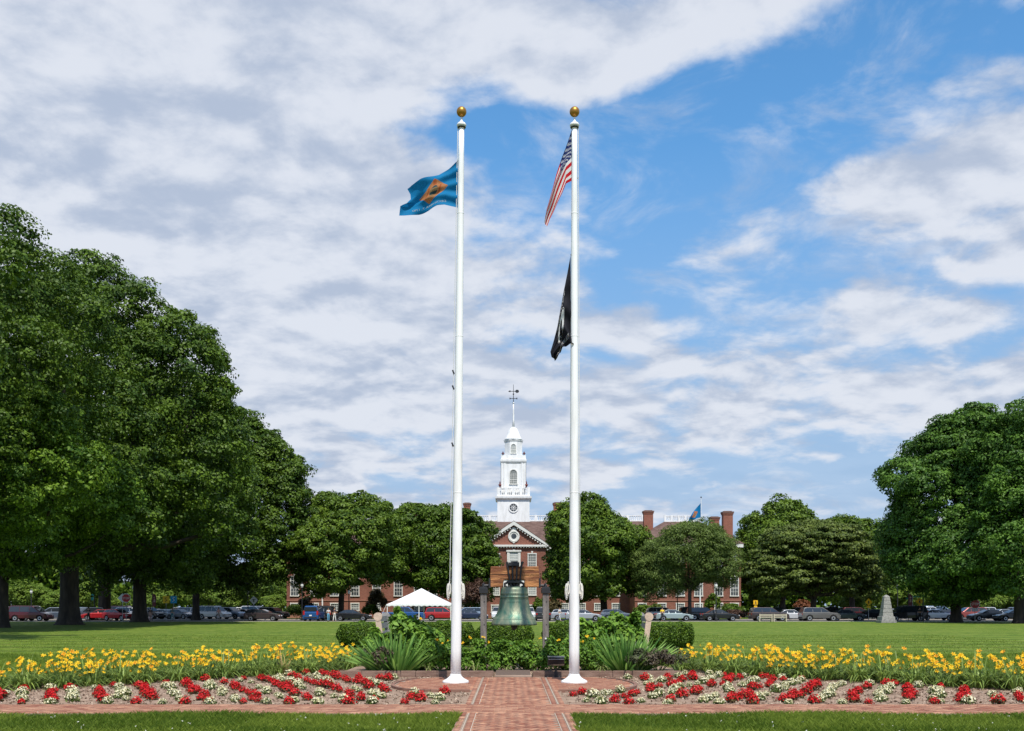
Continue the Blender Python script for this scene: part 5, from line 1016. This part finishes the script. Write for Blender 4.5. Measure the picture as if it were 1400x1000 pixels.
def make_car(kind, colour):
    L_, W, body, gh, wr = SPEC[kind]; m = paint(colour, PN[colour]); hw = W / 2; root = thing(kind if kind in ('van', 'suv') else {'sedan': 'sedan_car', 'hatch': 'hatchback_car', 'pickup': 'pickup_truck'}[kind], 'x', 'x')
    if kind == 'suv': root.name = 'sport_utility_car'
    cx = L_ / 2; wx = (L_ * .195, L_ * .81); zb = .24
    def arch(c): return [(c + (wr + .06) * math.cos(a), max(zb, wr + (wr + .06) * math.sin(a))) for a in [math.pi * q / 8 for q in range(9)]]
    low = [(L_ - .05, zb)] + [(x, z) for x, z in arch(wx[1])] + [(x, z) for x, z in arch(wx[0])] + [(.05, zb)]
    pl = [(x - cx, z) for x, z in (body[::1] + low)]; b = MB()
    n = len(pl); ins = lambda z: .05 * max(0, (z - .8)) + (.06 if z < .3 else 0)
    vs = [(x, -hw + ins(z), z) for x, z in pl] + [(x, hw - ins(z), z) for x, z in pl]; b.add(vs, [tuple(range(n)), tuple(reversed(range(n, 2 * n)))] + [(i, i + n, (i + 1) % n + n, (i + 1) % n) for i in range(n)])
    g = [(x - cx, z) for x, z in gh]; zt = max(z for x, z in g); zl = min(z for x, z in g); n = len(g); gi = lambda z: .07 + .20 * (z - zl) / (zt - zl)
    vs = [(x, -hw + gi(z), z - (.04 if z <= zl + .03 else 0)) for x, z in g] + [(x, hw - gi(z), z - (.04 if z <= zl + .03 else 0)) for x, z in g]; b.add(vs, [tuple(range(n)), tuple(reversed(range(n, 2 * n)))] + [(i, i + n, (i + 1) % n + n, (i + 1) % n) for i in range(n)])
    b.build('body', m, root, bevel=.05, seg=2)
    # glass a little proud of the cabin
    gl = MB(); c = (sum(x for x, z in g) / n, sum(z for x, z in g) / n)
    def inset(k): return [(c[0] + (x - c[0]) * k, zl + .03 + (z - zl) * .86 + (0 if z > zl + .04 else .02)) for x, z in g]
    gg = inset(.90)
    for s in (-1, 1):
        ps = [(x, s * (hw - gi(z) + .008), z) for x, z in gg]; gl.add(ps if s < 0 else ps[::-1], [tuple(range(n))])
    def slab(a, d, out):   # windscreen / rear glass
        (xa, za), (xd, zd) = a, d; t0, t1 = .14, .88; p0 = (xa + (xd - xa) * t0, za + (zd - za) * t0); p1 = (xa + (xd - xa) * t1, za + (zd - za) * t1)
        w0, w1 = hw - gi(p0[1]) - .05, hw - gi(p1[1]) - .05; q = [(p0[0] + out, -w0, p0[1] + .012), (p0[0] + out, w0, p0[1] + .012), (p1[0] + out, w1, p1[1] + .012), (p1[0] + out, -w1, p1[1] + .012)]; gl.add(q if out > 0 else q[::-1], [(0, 1, 2, 3)])
    slab(g[-1], g[-2], .02); slab(g[0], g[1], -.02); go = gl.build('windows', M_carglass, root)
    pb = MB()   # pillars
    for fx in ((.36, .66) if kind != 'pickup' else (.45,)):
        x = g[0][0] + (g[-1][0] - g[0][0]) * fx
        for s in (-1, 1): y0 = s * (hw - gi(zl) + .014); y1 = s * (hw - gi(zt) + .014); pb.add([(x - .035, y0, zl), (x + .035, y0, zl), (x + .035 - .03, y1, zt - .03), (x - .035 - .03, y1, zt - .03)], [(0, 1, 2, 3) if s < 0 else (3, 2, 1, 0)])
    pb.build('pillars', m, root)
    for i, wxx in enumerate(wx):
        for s in (-1, 1):
            w = MB(); w.ring([[(wr * q * math.cos(a), yy, wr * q * math.sin(a)) for a in [2 * math.pi * t / 20 for t in range(20)]] for q, yy in ((.94, -.11), (1, -.09), (1, .09), (.94, .11))]); wo = w.build('wheel', M_tyre, root, loc=(wxx - cx, s * (hw - .125), wr)); r = MB()
            r.ring([[(wr * q * math.cos(a), yy, wr * q * math.sin(a)) for a in [2 * math.pi * t / 16 for t in range(16)]] for q, yy in ((.62, s * .05), (.62, s * .113), (.5, s * .118), (.12, s * .10))]); r.build('rim', M_rim, wo)
    for s in (-1, 1):
        zf = [z for x, z in body if x > L_ - .5][0]; h = MB(); h.box(cx - .16, cx - .015, s * (hw - .25) - .17, s * (hw - .25) + .17, .62, .76); h.build('headlight', M_lamp_clear, root, bevel=.02)
        h = MB(); h.box(-cx - .012, -cx + .12, s * (hw - .15) - .12, s * (hw - .15) + .12, .78, .98 if kind != 'van' else 1.3); h.build('tail_light', M_lamp_red, root, bevel=.02)
    h = MB(); h.box(-cx - .03, -cx + .1, -hw * .8, hw * .8, .40, .56); h.box(cx - .10, cx + .02, -hw * .8, hw * .8, .34, .50); h.build('bumpers', M_iron if colour not in ('white', 'silver') else m, root, bevel=.03)
    h = MB(); h.box(-cx - .034, -cx - .028, -.16, .16, .66 if kind != 'pickup' else .8, .80 if kind != 'pickup' else .92); h.build('number_plate', M_white, root); return root
CARS = {}
def car(px, Y, kind, colour, head, label, z=0.004):
    key = (kind, colour)
    if key in CARS: o = copy_tree(CARS[key])
    else: o = CARS[key] = make_car(kind, colour)
    rz = {'R': 0, 'L': math.pi, 'F': -math.pi / 2, 'B': math.pi / 2}.get(head, None); rz = R(head) if rz is None else rz
    o.location = (X(px, Y), Y, z); o.rotation_euler = (0, 0, rz); cat = {'van': 'van', 'pickup': 'pickup truck'}.get(kind, 'car'); tag(o, label, cat, 'cars parked along the street' if Y < 137 else 'cars in the car parks')
NR = 125.5
for a in [
 (-4, NR, 'suv', 'black', 'R', 'black car cut by the left edge behind the slim trunk'), (23, 128, 'suv', 'grey', 'R', 'grey car half hidden left of the maroon van'), (42, 125, 'van', 'maroon', 'R', 'dark maroon van near the left edge'),
 (71, 134, 'suv', 'slate', 200, 'slate blue car just right of the maroon van'), (117, 134, 'suv', 'slate', 235, 'blue-grey car emerging right of the flared trunk'), (136, 133, 'sedan', 'red', 200, 'red car half hidden by the middle trunk'), (163, 130, 'hatch', 'red', -28, 'bright red hatchback between two trunks, nearest red car at left'),
 (360, NR, 'hatch', 'brown', 'R', 'very dark brown hatchback alone on the street left of the hall'), (430, 126, 'van', 'blue', 'B', 'blue van seen from behind with its tail to the lawn'), (447, 130, 'van', 'black', 'B', 'black van next to the blue van'),
 (482, 127, 'sedan', 'black', 'R', 'shiny black sedan under the forked maple'), (553, 128, 'pickup', 'blue', 'R', 'bright blue pickup under the white tent'), (606, 128, 'suv', 'red', 'R', 'red car at the right end of the tent'), (643, 131, 'sedan', 'navy', 'R', 'navy sedan behind the left bell post'), (638, 138, 'suv', 'sky', 'L', 'pale blue car behind the left flagpole'),
 (682, 140, 'pickup', 'white', 'F', 'white pickup seen head-on left of the bell'), (742, 130, 'pickup', 'charcoal', 'B', 'charcoal pickup seen from behind, right of the bell'), (722, 141, 'suv', 'white', 'F', 'white car half hidden behind the bell'), (776, 131, 'hatch', 'silver', 'R', 'silver hatchback behind the right flagpole'), (798, 127, 'sedan', 'silver', 'R', 'silver sedan just right of the right flagpole'),
 (844, 127, 'hatch', 'slate', 'R', 'slate grey hatchback under the round maple'), (921, 126, 'sedan', 'teal', 'R', 'pale silver-green sedan behind the yellow-shirted person'), (907, 136, 'suv', 'white', 'R', 'white car behind the pale silver-green sedan'), (938, 137, 'pickup', 'black', 'R', 'black pickup behind the thin elm trunk'), (963, 133, 'suv', 'charcoal', 'R', 'charcoal car behind the black sedan at the right wing'), (984, NR, 'sedan', 'black', 'R', 'black sedan in front of the right wing, beside the lamp post'),
 (1051, 126, 'suv', 'brown', 'R', 'brown-black car behind the two pale benches'), (1082, 128.5, 'sedan', 'white', 'R', 'white sedan between the brown and the grey car'), (1120, 124.8, 'suv', 'grey', 'R', 'big metallic grey car left of the obelisk'), (1157, 129, 'sedan', 'green', 'R', 'dark green-grey sedan right of the big grey car'), (1190, 133, 'hatch', 'black', 'L', 'black hatchback immediately left of the obelisk'),
 (1238, 126, 'van', 'black', 'L', 'black van immediately right of the obelisk'), (1279, 133, 'sedan', 'white', 'R', 'white sedan left of the thick right trunk'), (1324, 136, 'suv', 'rust', 'L', 'rusty red car behind the stop sign'), (1350, 127.5, 'sedan', 'charcoal', 'L', 'charcoal sedan right of the stop sign'), (1386, 124.8, 'sedan', 'black', 'L', 'black sedan cut by the right edge'),
 (1064, 141, 'suv', 'black', 'R', 'black car in second row behind the brown car'), (1090, 143, 'suv', 'grey', 'L', 'grey car in second row behind the white sedan'), (1136, 144, 'pickup', 'black', 'R', 'black pickup in second row behind the grey car'), (1152, 146, 'suv', 'sky', 'L', 'pale blue car in second row above the green sedan'), (1178, 147, 'sedan', 'silver', 'R', 'silver sedan in second row left of the obelisk'), (1172, 139, 'suv', 'maroon', 'R', 'maroon car in second row near the obelisk'),
 (1222, 150, 'hatch', 'white', 'R', 'white hatchback behind the obelisk'), (1270, 149, 'pickup', 'white', 'L', 'white pickup beyond the white sedan at right'), (1296, 146, 'hatch', 'navy', 'R', 'navy hatchback left of the thick right trunk'), (1284, 157, 'van', 'sky', 'R', 'pale blue van far back in the right car park'), (1368, 148, 'sedan', 'silver', 'L', 'silver sedan beyond the black sedan at the right edge'), (1340, 158, 'suv', 'white', 'L', 'white car far back behind the stop sign'), (1400, 150, 'suv', 'navy', 'R', 'navy car far back at the right edge'),
 (18, 166, 'pickup', 'white', 'R', 'white pickup beyond the maroon van'), (-14, 160, 'suv', 'silver', 'L', 'silver car far back at the left edge'), (78, 164, 'sedan', 'white', 'L', 'white sedan beyond the slate blue car'), (48, 180, 'van', 'white', 'R', 'white van farthest back behind the maroon van'), (120, 160, 'suv', 'sky', 'R', 'pale blue car beyond the blue-grey car'), (158, 158, 'van', 'rust', 'L', 'faded red van behind the bright red hatchback'), (180, 152, 'suv', 'white', 'R', 'white car behind the right half of the red hatchback'), (176, 170, 'sedan', 'silver', 'R', 'silver sedan farthest back behind the red hatchback'),
 (204, 147, 'suv', 'black', -25, 'black car right of the thick trunk'), (214, 158, 'hatch', 'silver', -25, 'silver hatchback behind the black car right of the thick trunk'), (227, 148, 'sedan', 'white', -25, 'white sedan under the yellow banner'), (246, 147, 'sedan', 'slate', -25, 'slate sedan under the blue banner'), (262, 154, 'suv', 'sky', -25, 'pale blue car left of the slim trunk'), (281, 150, 'suv', 'silver', -25, 'silver car right of the slim trunk'), (293, 146, 'van', 'white', -25, 'white van right of the slim trunk'), (316, 148, 'suv', 'sky', -25, 'light blue car left of the white diamond sign'), (336, 150, 'sedan', 'maroon', -25, 'maroon sedan below the white diamond sign'), (350, 158, 'van', 'white', -25, 'white van behind the dark brown hatchback'), (374, 150, 'suv', 'charcoal', -25, 'charcoal car right above the dark brown hatchback'), (326, 166, 'suv', 'white', 200, 'white car farthest back near the diamond sign'), (240, 166, 'suv', 'grey', 200, 'grey car farthest back behind the banners')]: car(*a)

# ------------------------------------------------------------------ tent
def tent():
    Y0, Y1 = 113.5, 120.0; x0, x1 = X(528.5, Y0), X(617, Y0); ze, zp = Z(826.5, Y0), Z(804.5, 116.5); xm, ym = (x0 + x1) / 2, (Y0 + Y1) / 2
    o = thing('canopy_tent', 'white peaked canopy tent on thin poles left of the left flagpole', 'tent', (xm, ym, 0)); hx, hy = (x1 - x0) / 2, (Y1 - Y0) / 2
    b = MB(); N_ = 8; V = []; rings = []
    for k_ in range(N_ + 1):
        t = k_ / N_; zz = ze + (zp - ze) * (t ** 1.06); w = 1 - t
        rings.append([(hx * w * a, hy * w * c, zz) for a, c in ((-1, -1), (-.33, -1), (.33, -1), (1, -1), (1, 0), (1, 1), (.33, 1), (-.33, 1), (-1, 1), (-1, 0))] if w > 0 else [(.001 * a, .001 * c, zz) for a, c in ((-1, -1), (-.33, -1), (.33, -1), (1, -1), (1, 0), (1, 1), (.33, 1), (-.33, 1), (-1, 1), (-1, 0))])
    b.ring(rings, caps=False); b.build('canopy', mat('tent_fabric', (.82, .82, .83), .6, trans=.15), o)
    b = MB(); n = 12
    for s in (-1, 1):
        for i in range(n):
            a, c = -hx + 2 * hx * i / n, -hx + 2 * hx * (i + 1) / n; y = s * (hy + .015); b.add([(a, y, ze + .02), (c, y, ze + .02), (c, y, ze - .14), ((a + c) / 2, y, ze - .24), (a, y, ze - .14)], [(0, 1, 2, 3, 4) if s > 0 else (4, 3, 2, 1, 0)])
    for s in (-1, 1): b.add([(s * (hx + .015), -hy, ze + .02), (s * (hx + .015), hy, ze + .02), (s * (hx + .015), hy, ze - .2), (s * (hx + .015), -hy, ze - .2)], [(0, 1, 2, 3)])
    b.build('valance', mat('tent_fabric', (.82, .82, .83)), o)
    for sx, sy in ((-1, -1), (1, -1), (0, -1), (-1, 1), (1, 1), (0, 1)): b = MB(); b.tube([(sx * hx * .98, sy * hy * .98, 0), (sx * hx * .98, sy * hy * .98, ze)], .05, 6); b.build('leg', M_white, o)
    b = MB(); b.tube([(-hx, -hy, ze), (-hx - .9, -hy - .4, 0)], .02, 4); b.tube([(hx, -hy, ze), (hx + 1.0, -hy - .4, 0)], .02, 4); b.build('guy_ropes', M_white, o)
tent()
# ------------------------------------------------------------------ lamp posts, signs, banners
for px, Y, py, lab in ((183.5, 126, 800, 'black lamp post with white lantern left of the thick trunk'), (129, 140, 803, 'black lamp post with a teal banner between the two left trunks'), (339, 142, 806, 'black lamp post beside the white diamond sign'), (413, 132, 797, 'black lamp post in front of the left end of the hall'), (144, 150, 808, 'black lamp post seen behind the middle trunk'), (43, 150, 806, 'black lamp post above the maroon van'), (979, 124, 797, 'black lamp post standing by the black sedan at the right wing'), (926, 140, 799, 'black lamp post under the grey-green elm'), (477, 136, 806, 'black lamp post right of the forked maple trunk'), (1227, 150, 800, 'black post lamp right of the obelisk'), (1262, 124, 800, 'black lamp post right of the black van')):
    o = thing('street_lamp', lab, 'street lamp', (X(px, Y), Y, 0), 0, 'black lamp posts'); h = Z(py, Y); b = MB(); b.lathe([(.16, 0), (.16, .3), (.10, .5), (.075, .9), (.06, h - .75), (.09, h - .7), (.12, h - .65)], 12); b.build('post', M_iron, o)
    b = MB(); b.lathe([(.10, h - .65), (.19, h - .45), (.20, h - .3), (.14, h - .15)], 10); b.build('lantern', mat('lantern_glass', (.7, .7, .66), .3), o); b = MB(); b.lathe([(.21, h - .15), (.12, h - .04), (.03, h), (.02, h + .1)], 10); b.build('lamp_cap', M_iron, o)
def sign(name, label, px, py, Y, shape, face, edge, w_px, plate=None, text=None, extra=None, tcol=None, post=M_grey, cat='sign'):
    o = thing(name, label, cat, (X(px, Y), Y, 0)); z = Z(py, Y); r = w_px / 2 * Y / F; b = MB(); b.tube([(0, .03, 0), (0, .03, z + r * .6)], .035, 6); b.build('post', post, o)
    n, ph = {'oct': (8, math.pi / 8), 'dia': (4, 0), 'sq': (4, math.pi / 4), 'circ': (24, 0)}[shape]
    def pg(q, y): return [(q * math.cos(2 * math.pi * i / n + ph), y, z + q * math.sin(2 * math.pi * i / n + ph)) for i in range(n)]
    b = MB(); b.ring([pg(r, 0), pg(r, -.02)]); pn = b.build('panel', edge, o); b = MB(); b.ring([pg(r * .88, -.021), pg(r * .88, -.026)]); b.build('face', face, pn)
    if plate: b = MB(); b.box(-r * .5, r * .5, -.02, 0, z - r * 1.0 - r * .62, z - r * 1.0 + .0); b.build('plate', plate, o)
    if text:
        tv, tf = text_geo(text); mx_ = max(p[0] for p in tv); sc_ = r * 1.42 / mx_; me = bpy.data.meshes.new('lettering'); me.from_pydata([((p[0] - mx_ / 2) * sc_, -.03, z + (p[1] - .36) * sc_ * 1.15) for p in tv], [], tf); me.materials.append(tcol or M_white); q = bpy.data.objects.new('lettering', me); COL.objects.link(q); q.parent = pn
    if extra: b = MB(); extra(b, r, z); b.build('symbol', tcol or M_iron, pn)
    return o
M_yel = mat('sign_yellow', (.78, .42, .01), .5); M_sred = mat('sign_red', (.50, .02, .03), .5); M_swh = mat('sign_white', (.75, .75, .74), .5)
sign('stop_sign', 'red octagonal stop sign right of the thick right trunk', 1333, 826, 121.5, 'oct', M_sred, M_swh, 14, text='STOP')
sign('stop_sign', 'stop sign between the red hatchback and the lamp post at left', 172.5, 818, 122.5, 'oct', M_sred, M_swh, 13, text='STOP')
sign('diamond_sign', 'white diamond sign behind the left stop sign', 167.5, 818, 123.5, 'dia', M_swh, M_swh, 13)
sign('diamond_sign', 'white diamond sign on a post above the light blue cars', 347, 821, 140, 'dia', M_swh, M_swh, 12, extra=lambda b, r, z: (b.box(-.06, .06, -.034, -.028, z - r * .45, z + r * .3), b.box(-.25, .25, -.034, -.028, z + r * .1, z + r * .22)))
def arrow(b, r, z): b.prism([(-.10 * r, z - .5 * r), (.10 * r, z - .5 * r), (.1 * r, z - .05 * r), (.30 * r, z - .05 * r), (0, z + .45 * r), (-.3 * r, z - .05 * r), (-.10 * r, z - .05 * r)][::-1], -.034, -.027)
def walker(b, r, z): b.lathe([(.02, -.10 * r), (.10 * r, 0), (.02, .10 * r)], 8, (0, -.03, z + .38 * r)); b.prism([(-.22 * r, z - .5 * r), (-.08 * r, z - .5 * r), (0, z - .12 * r), (.14 * r, z - .5 * r), (.28 * r, z - .5 * r), (.14 * r, z + .26 * r), (-.10 * r, z + .26 * r)][::-1], -.034, -.027)
sign('warning_sign', 'yellow diamond warning sign with a curved arrow left of the obelisk', 1187.5, 823.5, 128, 'dia', M_yel, M_yel, 10, plate=M_yel, extra=arrow)
sign('warning_sign', 'yellow diamond warning sign right of the obelisk above the black van', 1257, 822.5, 126, 'dia', M_yel, M_yel, 11, plate=M_yel, extra=walker)
sign('warning_sign', 'yellow pedestrian sign between the hall and the yew', 1033, 824, 128, 'sq', M_yel, M_yel, 8.5, plate=M_yel, extra=walker)
for px, Y, pys, lab in ((1247.5, 130, ((1243, 818.5, 'green_street_sign'), (1253, 816, 'x')), 'street name signpost with two green name boards right of the obelisk'),):
    o = thing('street_name_sign', lab, 'sign', (X(px, Y), Y, 0)); b = MB(); b.tube([(0, 0, 0), (0, 0, Z(814, Y))], .035, 6); b.build('post', M_grey, o)
    for (a, c, q) in pys: b = MB(); z = Z(c, Y); dx = X(a, Y) - X(px, Y); b.box(dx - .42, dx + .42, -.015, .015, z - .10, z + .10); b.build('name_board', mat('sign_green', (.02, .20, .12), .5), o)
for px, Y, lab in ((211, 128, 'tall maroon banner sign with a pale figure right of the thick trunk'), (1244.5, 127.5, 'tall pinkish-red banner sign beside the street name post')):
    o = thing('banner_sign', lab, 'sign', (X(px, Y), Y, 0), 0, 'tall maroon banner signs'); b = MB(); b.tube([(-.25, 0, 0), (-.25, 0, Z(808, Y))], .04, 6); b.build('post', M_iron, o); b = MB(); z0, z1 = Z(830, Y), Z(812, Y)
    b.prism([(-.22, z0), (.20, z0 + .1), (.24, z1 - .3), (.05, z1), (-.22, z1 - .05)][::-1], -.02, .02); bn = b.build('banner', mat('banner_maroon', (.13, .025, .03), .8, c2=(.22, .07, .06), nscale=2), o)
    b = MB(); b.lathe([(.01, -.14), (.12, 0), (.01, .14)], 10, (0, -.02, z1 - .5)); b.prism([(-.10, z0 + .6), (.12, z0 + .6), (.08, z1 - .7), (-.05, z1 - .7)][::-1], -.035, -.022); b.build('figure_mark', mat('banner_pale', (.50, .32, .28), .8), bn)
for px, c, nm, mk in ((227, (.78, .50, .02), 'yellow', 'S'), (237.5, (.03, .32, .52), 'blue', 'S')):
    Y = 133; o = thing('pole_banner', f'{nm} banner on a slim pole in the left car park', 'banner', (X(px, Y), Y, 0), 0); b = MB(); b.tube([(.0 if px < 230 else 0, .03, 0), (0, .03, Z(812, Y))], .03, 6); b.build('post', M_grey, o)
    b = MB(); b.box(-.42, .42, -.015, .015, Z(825, Y), Z(815, Y)); bn = b.build('banner', mat('banner_' + nm, c, .7), o); b = MB(); b.tube([(.15, -.02, Z(817, Y)), (-.12, -.02, Z(818, Y)), (.12, -.02, Z(821, Y)), (-.15, -.02, Z(823, Y))], .05, 5); b.build('mark', mat('banner_dark', (.10, .09, .06), .7) if nm == 'yellow' else M_white, bn)
o = thing('teal_banner', 'small teal banner fixed beside the lamp post between the left trunks', 'banner', (X(126.5, 139.5), 139.5, 0)); b = MB(); b.box(-.16, .16, -.01, .01, Z(821, 139.5), Z(811, 139.5)); b.build('banner', mat('banner_teal', (.02, .22, .22), .7), o); b = MB(); b.tube([(-.18, 0, 0), (-.18, 0, Z(810, 139.5))], .03, 6); b.build('post', M_iron, o)
# obelisk
Y = 112.5; o = thing('stone_obelisk', 'grey granite obelisk monument on a stepped base at the lawn edge', 'monument', (X(1211.5, Y), Y, 0)); o.scale = (.82, .82, .90); k = F / Y
b = MB(); b.sqlathe([(12.8 / k, 0), (12.8 / k, .30)]); b.sqlathe([(11.2 / k, .305), (10.6 / k, .75), (10.2 / k, .80)]); b.build('base', M_granite, o, bevel=.02)
b = MB(); zs = [.805, 1.30, 1.80, 2.30, 2.80, 3.20]; rs = [9.0 - (z - .8) * 1.85 for z in zs]
for i in range(5): b.sqlathe([(rs[i] / k, zs[i]), (rs[i + 1] / k + .004, zs[i + 1] - .025)]); b.sqlathe([(rs[i + 1] / k - .03, zs[i + 1] - .03), (rs[i + 1] / k - .03, zs[i + 1] + .005)])
b.build('shaft', M_granite, o, bevel=.02); b = MB(); b.sqlathe([(rs[5] / k, 3.205), (rs[5] / k * .9, 3.32), (.03, 3.52)]); b.build('broken_tip', M_granite, o)
# pale benches at the lawn edge
for px, w in ((1047, 'left one, before the brown-black car'), (1066.5, 'right one, before the brown-black car')):
    Y = 120.6; o = thing('park_bench', f'pale slatted bench at the lawn edge, {w}', 'bench', (X(px, Y), Y, 0), 0, 'pale benches at the lawn edge'); m = mat('bench_cream', (.50, .44, .34), .8)
    for s in (-1, 1): b = MB(); b.box(s * .74 - .06, s * .74 + .06, -.06, .50, 0, .42); b.box(s * .74 - .06, s * .74 + .06, -.08, .0, .42, .95); b.build('end_frame', m, o)
    b = MB(); b.box(-.68, .68, -.03, .02, .50, .60); b.box(-.68, .68, -.03, .02, .68, .78); b.box(-.68, .68, -.03, .02, .84, .92); b.build('backrest', m, o); b = MB(); b.box(-.68, .68, .03, .48, .40, .45); b.build('seat', m, o)
# ------------------------------------------------------------------ people
M_skin = mat('skin', (.42, .24, .16), .6); M_hair = mat('hair_brown', (.04, .025, .015), .8)
def person(label, px, Y, h, shirt, trousers, rz=0, arm=0.0, stride=.12):
    o = thing('person', label, 'person', (X(px, Y), Y, .005), rz); s = h / 1.75; tr = mat('cloth_' + '_'.join('%d' % (q * 99) for q in trousers), trousers, .85); sh = mat('cloth_' + '_'.join('%d' % (q * 99) for q in shirt), shirt, .85)
    J = dict(pel=(0, 0, .96), wai=(0, 0, 1.08), che=(0, 0, 1.30), nec=(0, 0, 1.46), hd=(0, -.01, 1.58), top=(0, 0, 1.70)); V = []; Rr = []; Ed = []; ix = {}
    def add(n, p, r, par=None):
        ix[n] = len(V); V.append(tuple(q * s for q in p)); Rr.append(r * s)
        if par: Ed.append((ix[par], ix[n]))
    add('pel', J['pel'], .145); add('wai', J['wai'], .13, 'pel'); add('che', J['che'], .165, 'wai'); add('nec', J['nec'], .06, 'che'); add('nk2', (0, -.01, 1.52), .062, 'nec'); add('hd', (0, -.015, 1.62), .098, 'nk2'); add('top', (0, 0, 1.71), .075, 'hd')
    for q, sg in (('l', -1), ('r', 1)):
        add('sh' + q, (sg * .17, 0, 1.40), .07, 'che'); add('el' + q, (sg * .25, .02 - arm * .1 * sg, 1.14), .048, 'sh' + q); add('wr' + q, (sg * .24, -.10 - arm * .2, .95 + arm * .25), .032, 'el' + q); add('ha' + q, (sg * .24, -.15 - arm * .2, .86 + arm * .25), .038, 'wr' + q)
        add('hp' + q, (sg * .09, 0, .90), .10, 'pel'); add('kn' + q, (sg * .10, sg * stride * .4 - .02, .50), .068, 'hp' + q); add('an' + q, (sg * .11, sg * stride, .10), .045, 'kn' + q); add('to' + q, (sg * .12, sg * stride - .15, .045), .042, 'an' + q)
    def skinned(name, keep, grow, m_, root):
        idx = [i for i in range(len(V)) if i in keep]; mp_ = {a: i for i, a in enumerate(idx)}; me = bpy.data.meshes.new(name); me.from_pydata([V[i] for i in idx], [(mp_[a], mp_[c]) for a, c in Ed if a in mp_ and c in mp_], []); ob = bpy.data.objects.new(name, me); COL.objects.link(ob)
        md = ob.modifiers.new('skin', 'SKIN'); md.use_smooth_shade = True
        for i, a in enumerate(idx): me.skin_vertices[0].data[i].radius = (Rr[a] * grow, Rr[a] * grow * .8); me.skin_vertices[0].data[i].use_root = (a == ix[root])
        sb = ob.modifiers.new('sub', 'SUBSURF'); sb.levels = 1; sb.render_levels = 1; me.materials.append(m_); ob.parent = o
    skinned('body', set(range(len(V))), 1.0, M_skin, 'pel')
    skinned('shirt', {ix[n] for n in ('wai', 'che', 'shl', 'ell', 'shr', 'elr')}, 1.22, sh, 'che'); skinned('trousers', {ix[n] for n in ('wai', 'pel', 'hpl', 'knl', 'anl', 'hpr', 'knr', 'anr')}, 1.18, tr, 'pel')
    b = MB(); b.lathe([(.02 * s, 1.60 * s), (.095 * s, 1.62 * s), (.108 * s, 1.68 * s), (.085 * s, 1.76 * s), (.02 * s, 1.785 * s)], 12, (0, .02, 0)); b.build('hair', M_hair, o, smooth=True)
    b = MB()
    for sg in (-1, 1): b.box(sg * .115 * s - .05 * s, sg * .115 * s + .05 * s, sg * stride * s - .21 * s, sg * stride * s + .06 * s, 0, .07 * s)
    b.build('shoes', M_iron, o, bevel=.02)
person('person in a dark top and pale pink trousers below the maroon banner sign', 205.5, 124, 1.7, (.03, .03, .035), (.55, .36, .33), .2)
person('person in dark clothes standing behind the car gap right of the flared trunk', 121, 127, 1.75, (.03, .02, .02), (.02, .02, .02), -.2)
person('person in a white top and light blue trousers beside the blue van', 449, 121.8, 1.7, (.55, .5, .5), (.12, .33, .50), .5, .6)
person('person in a navy top and white trousers by the black sedan', 457.5, 122.4, 1.75, (.015, .02, .05), (.66, .66, .64), -.6)
person('person in a bright yellow shirt in front of the pale silver-green sedan', 905.5, 123.2, 1.75, (.80, .55, .01), (.02, .02, .025), .1)
person('person in white clothes by the charcoal pickup right of the bell', 765, 124.5, 1.75, (.6, .6, .6), (.55, .55, .54), .9, .3, .22)
person('person in teal clothes among the cars under the blue banner', 235.5, 126, 1.7, (.05, .16, .17), (.05, .20, .22), .0)
person('person in a pink shirt among the cars right of the slim trunk', 299, 127, 1.7, (.50, .25, .22), (.35, .28, .25), .3)
person('person in black clothes right of the black van', 1257.5, 122.8, 1.8, (.012, .012, .014), (.012, .012, .014), -.3, .7)
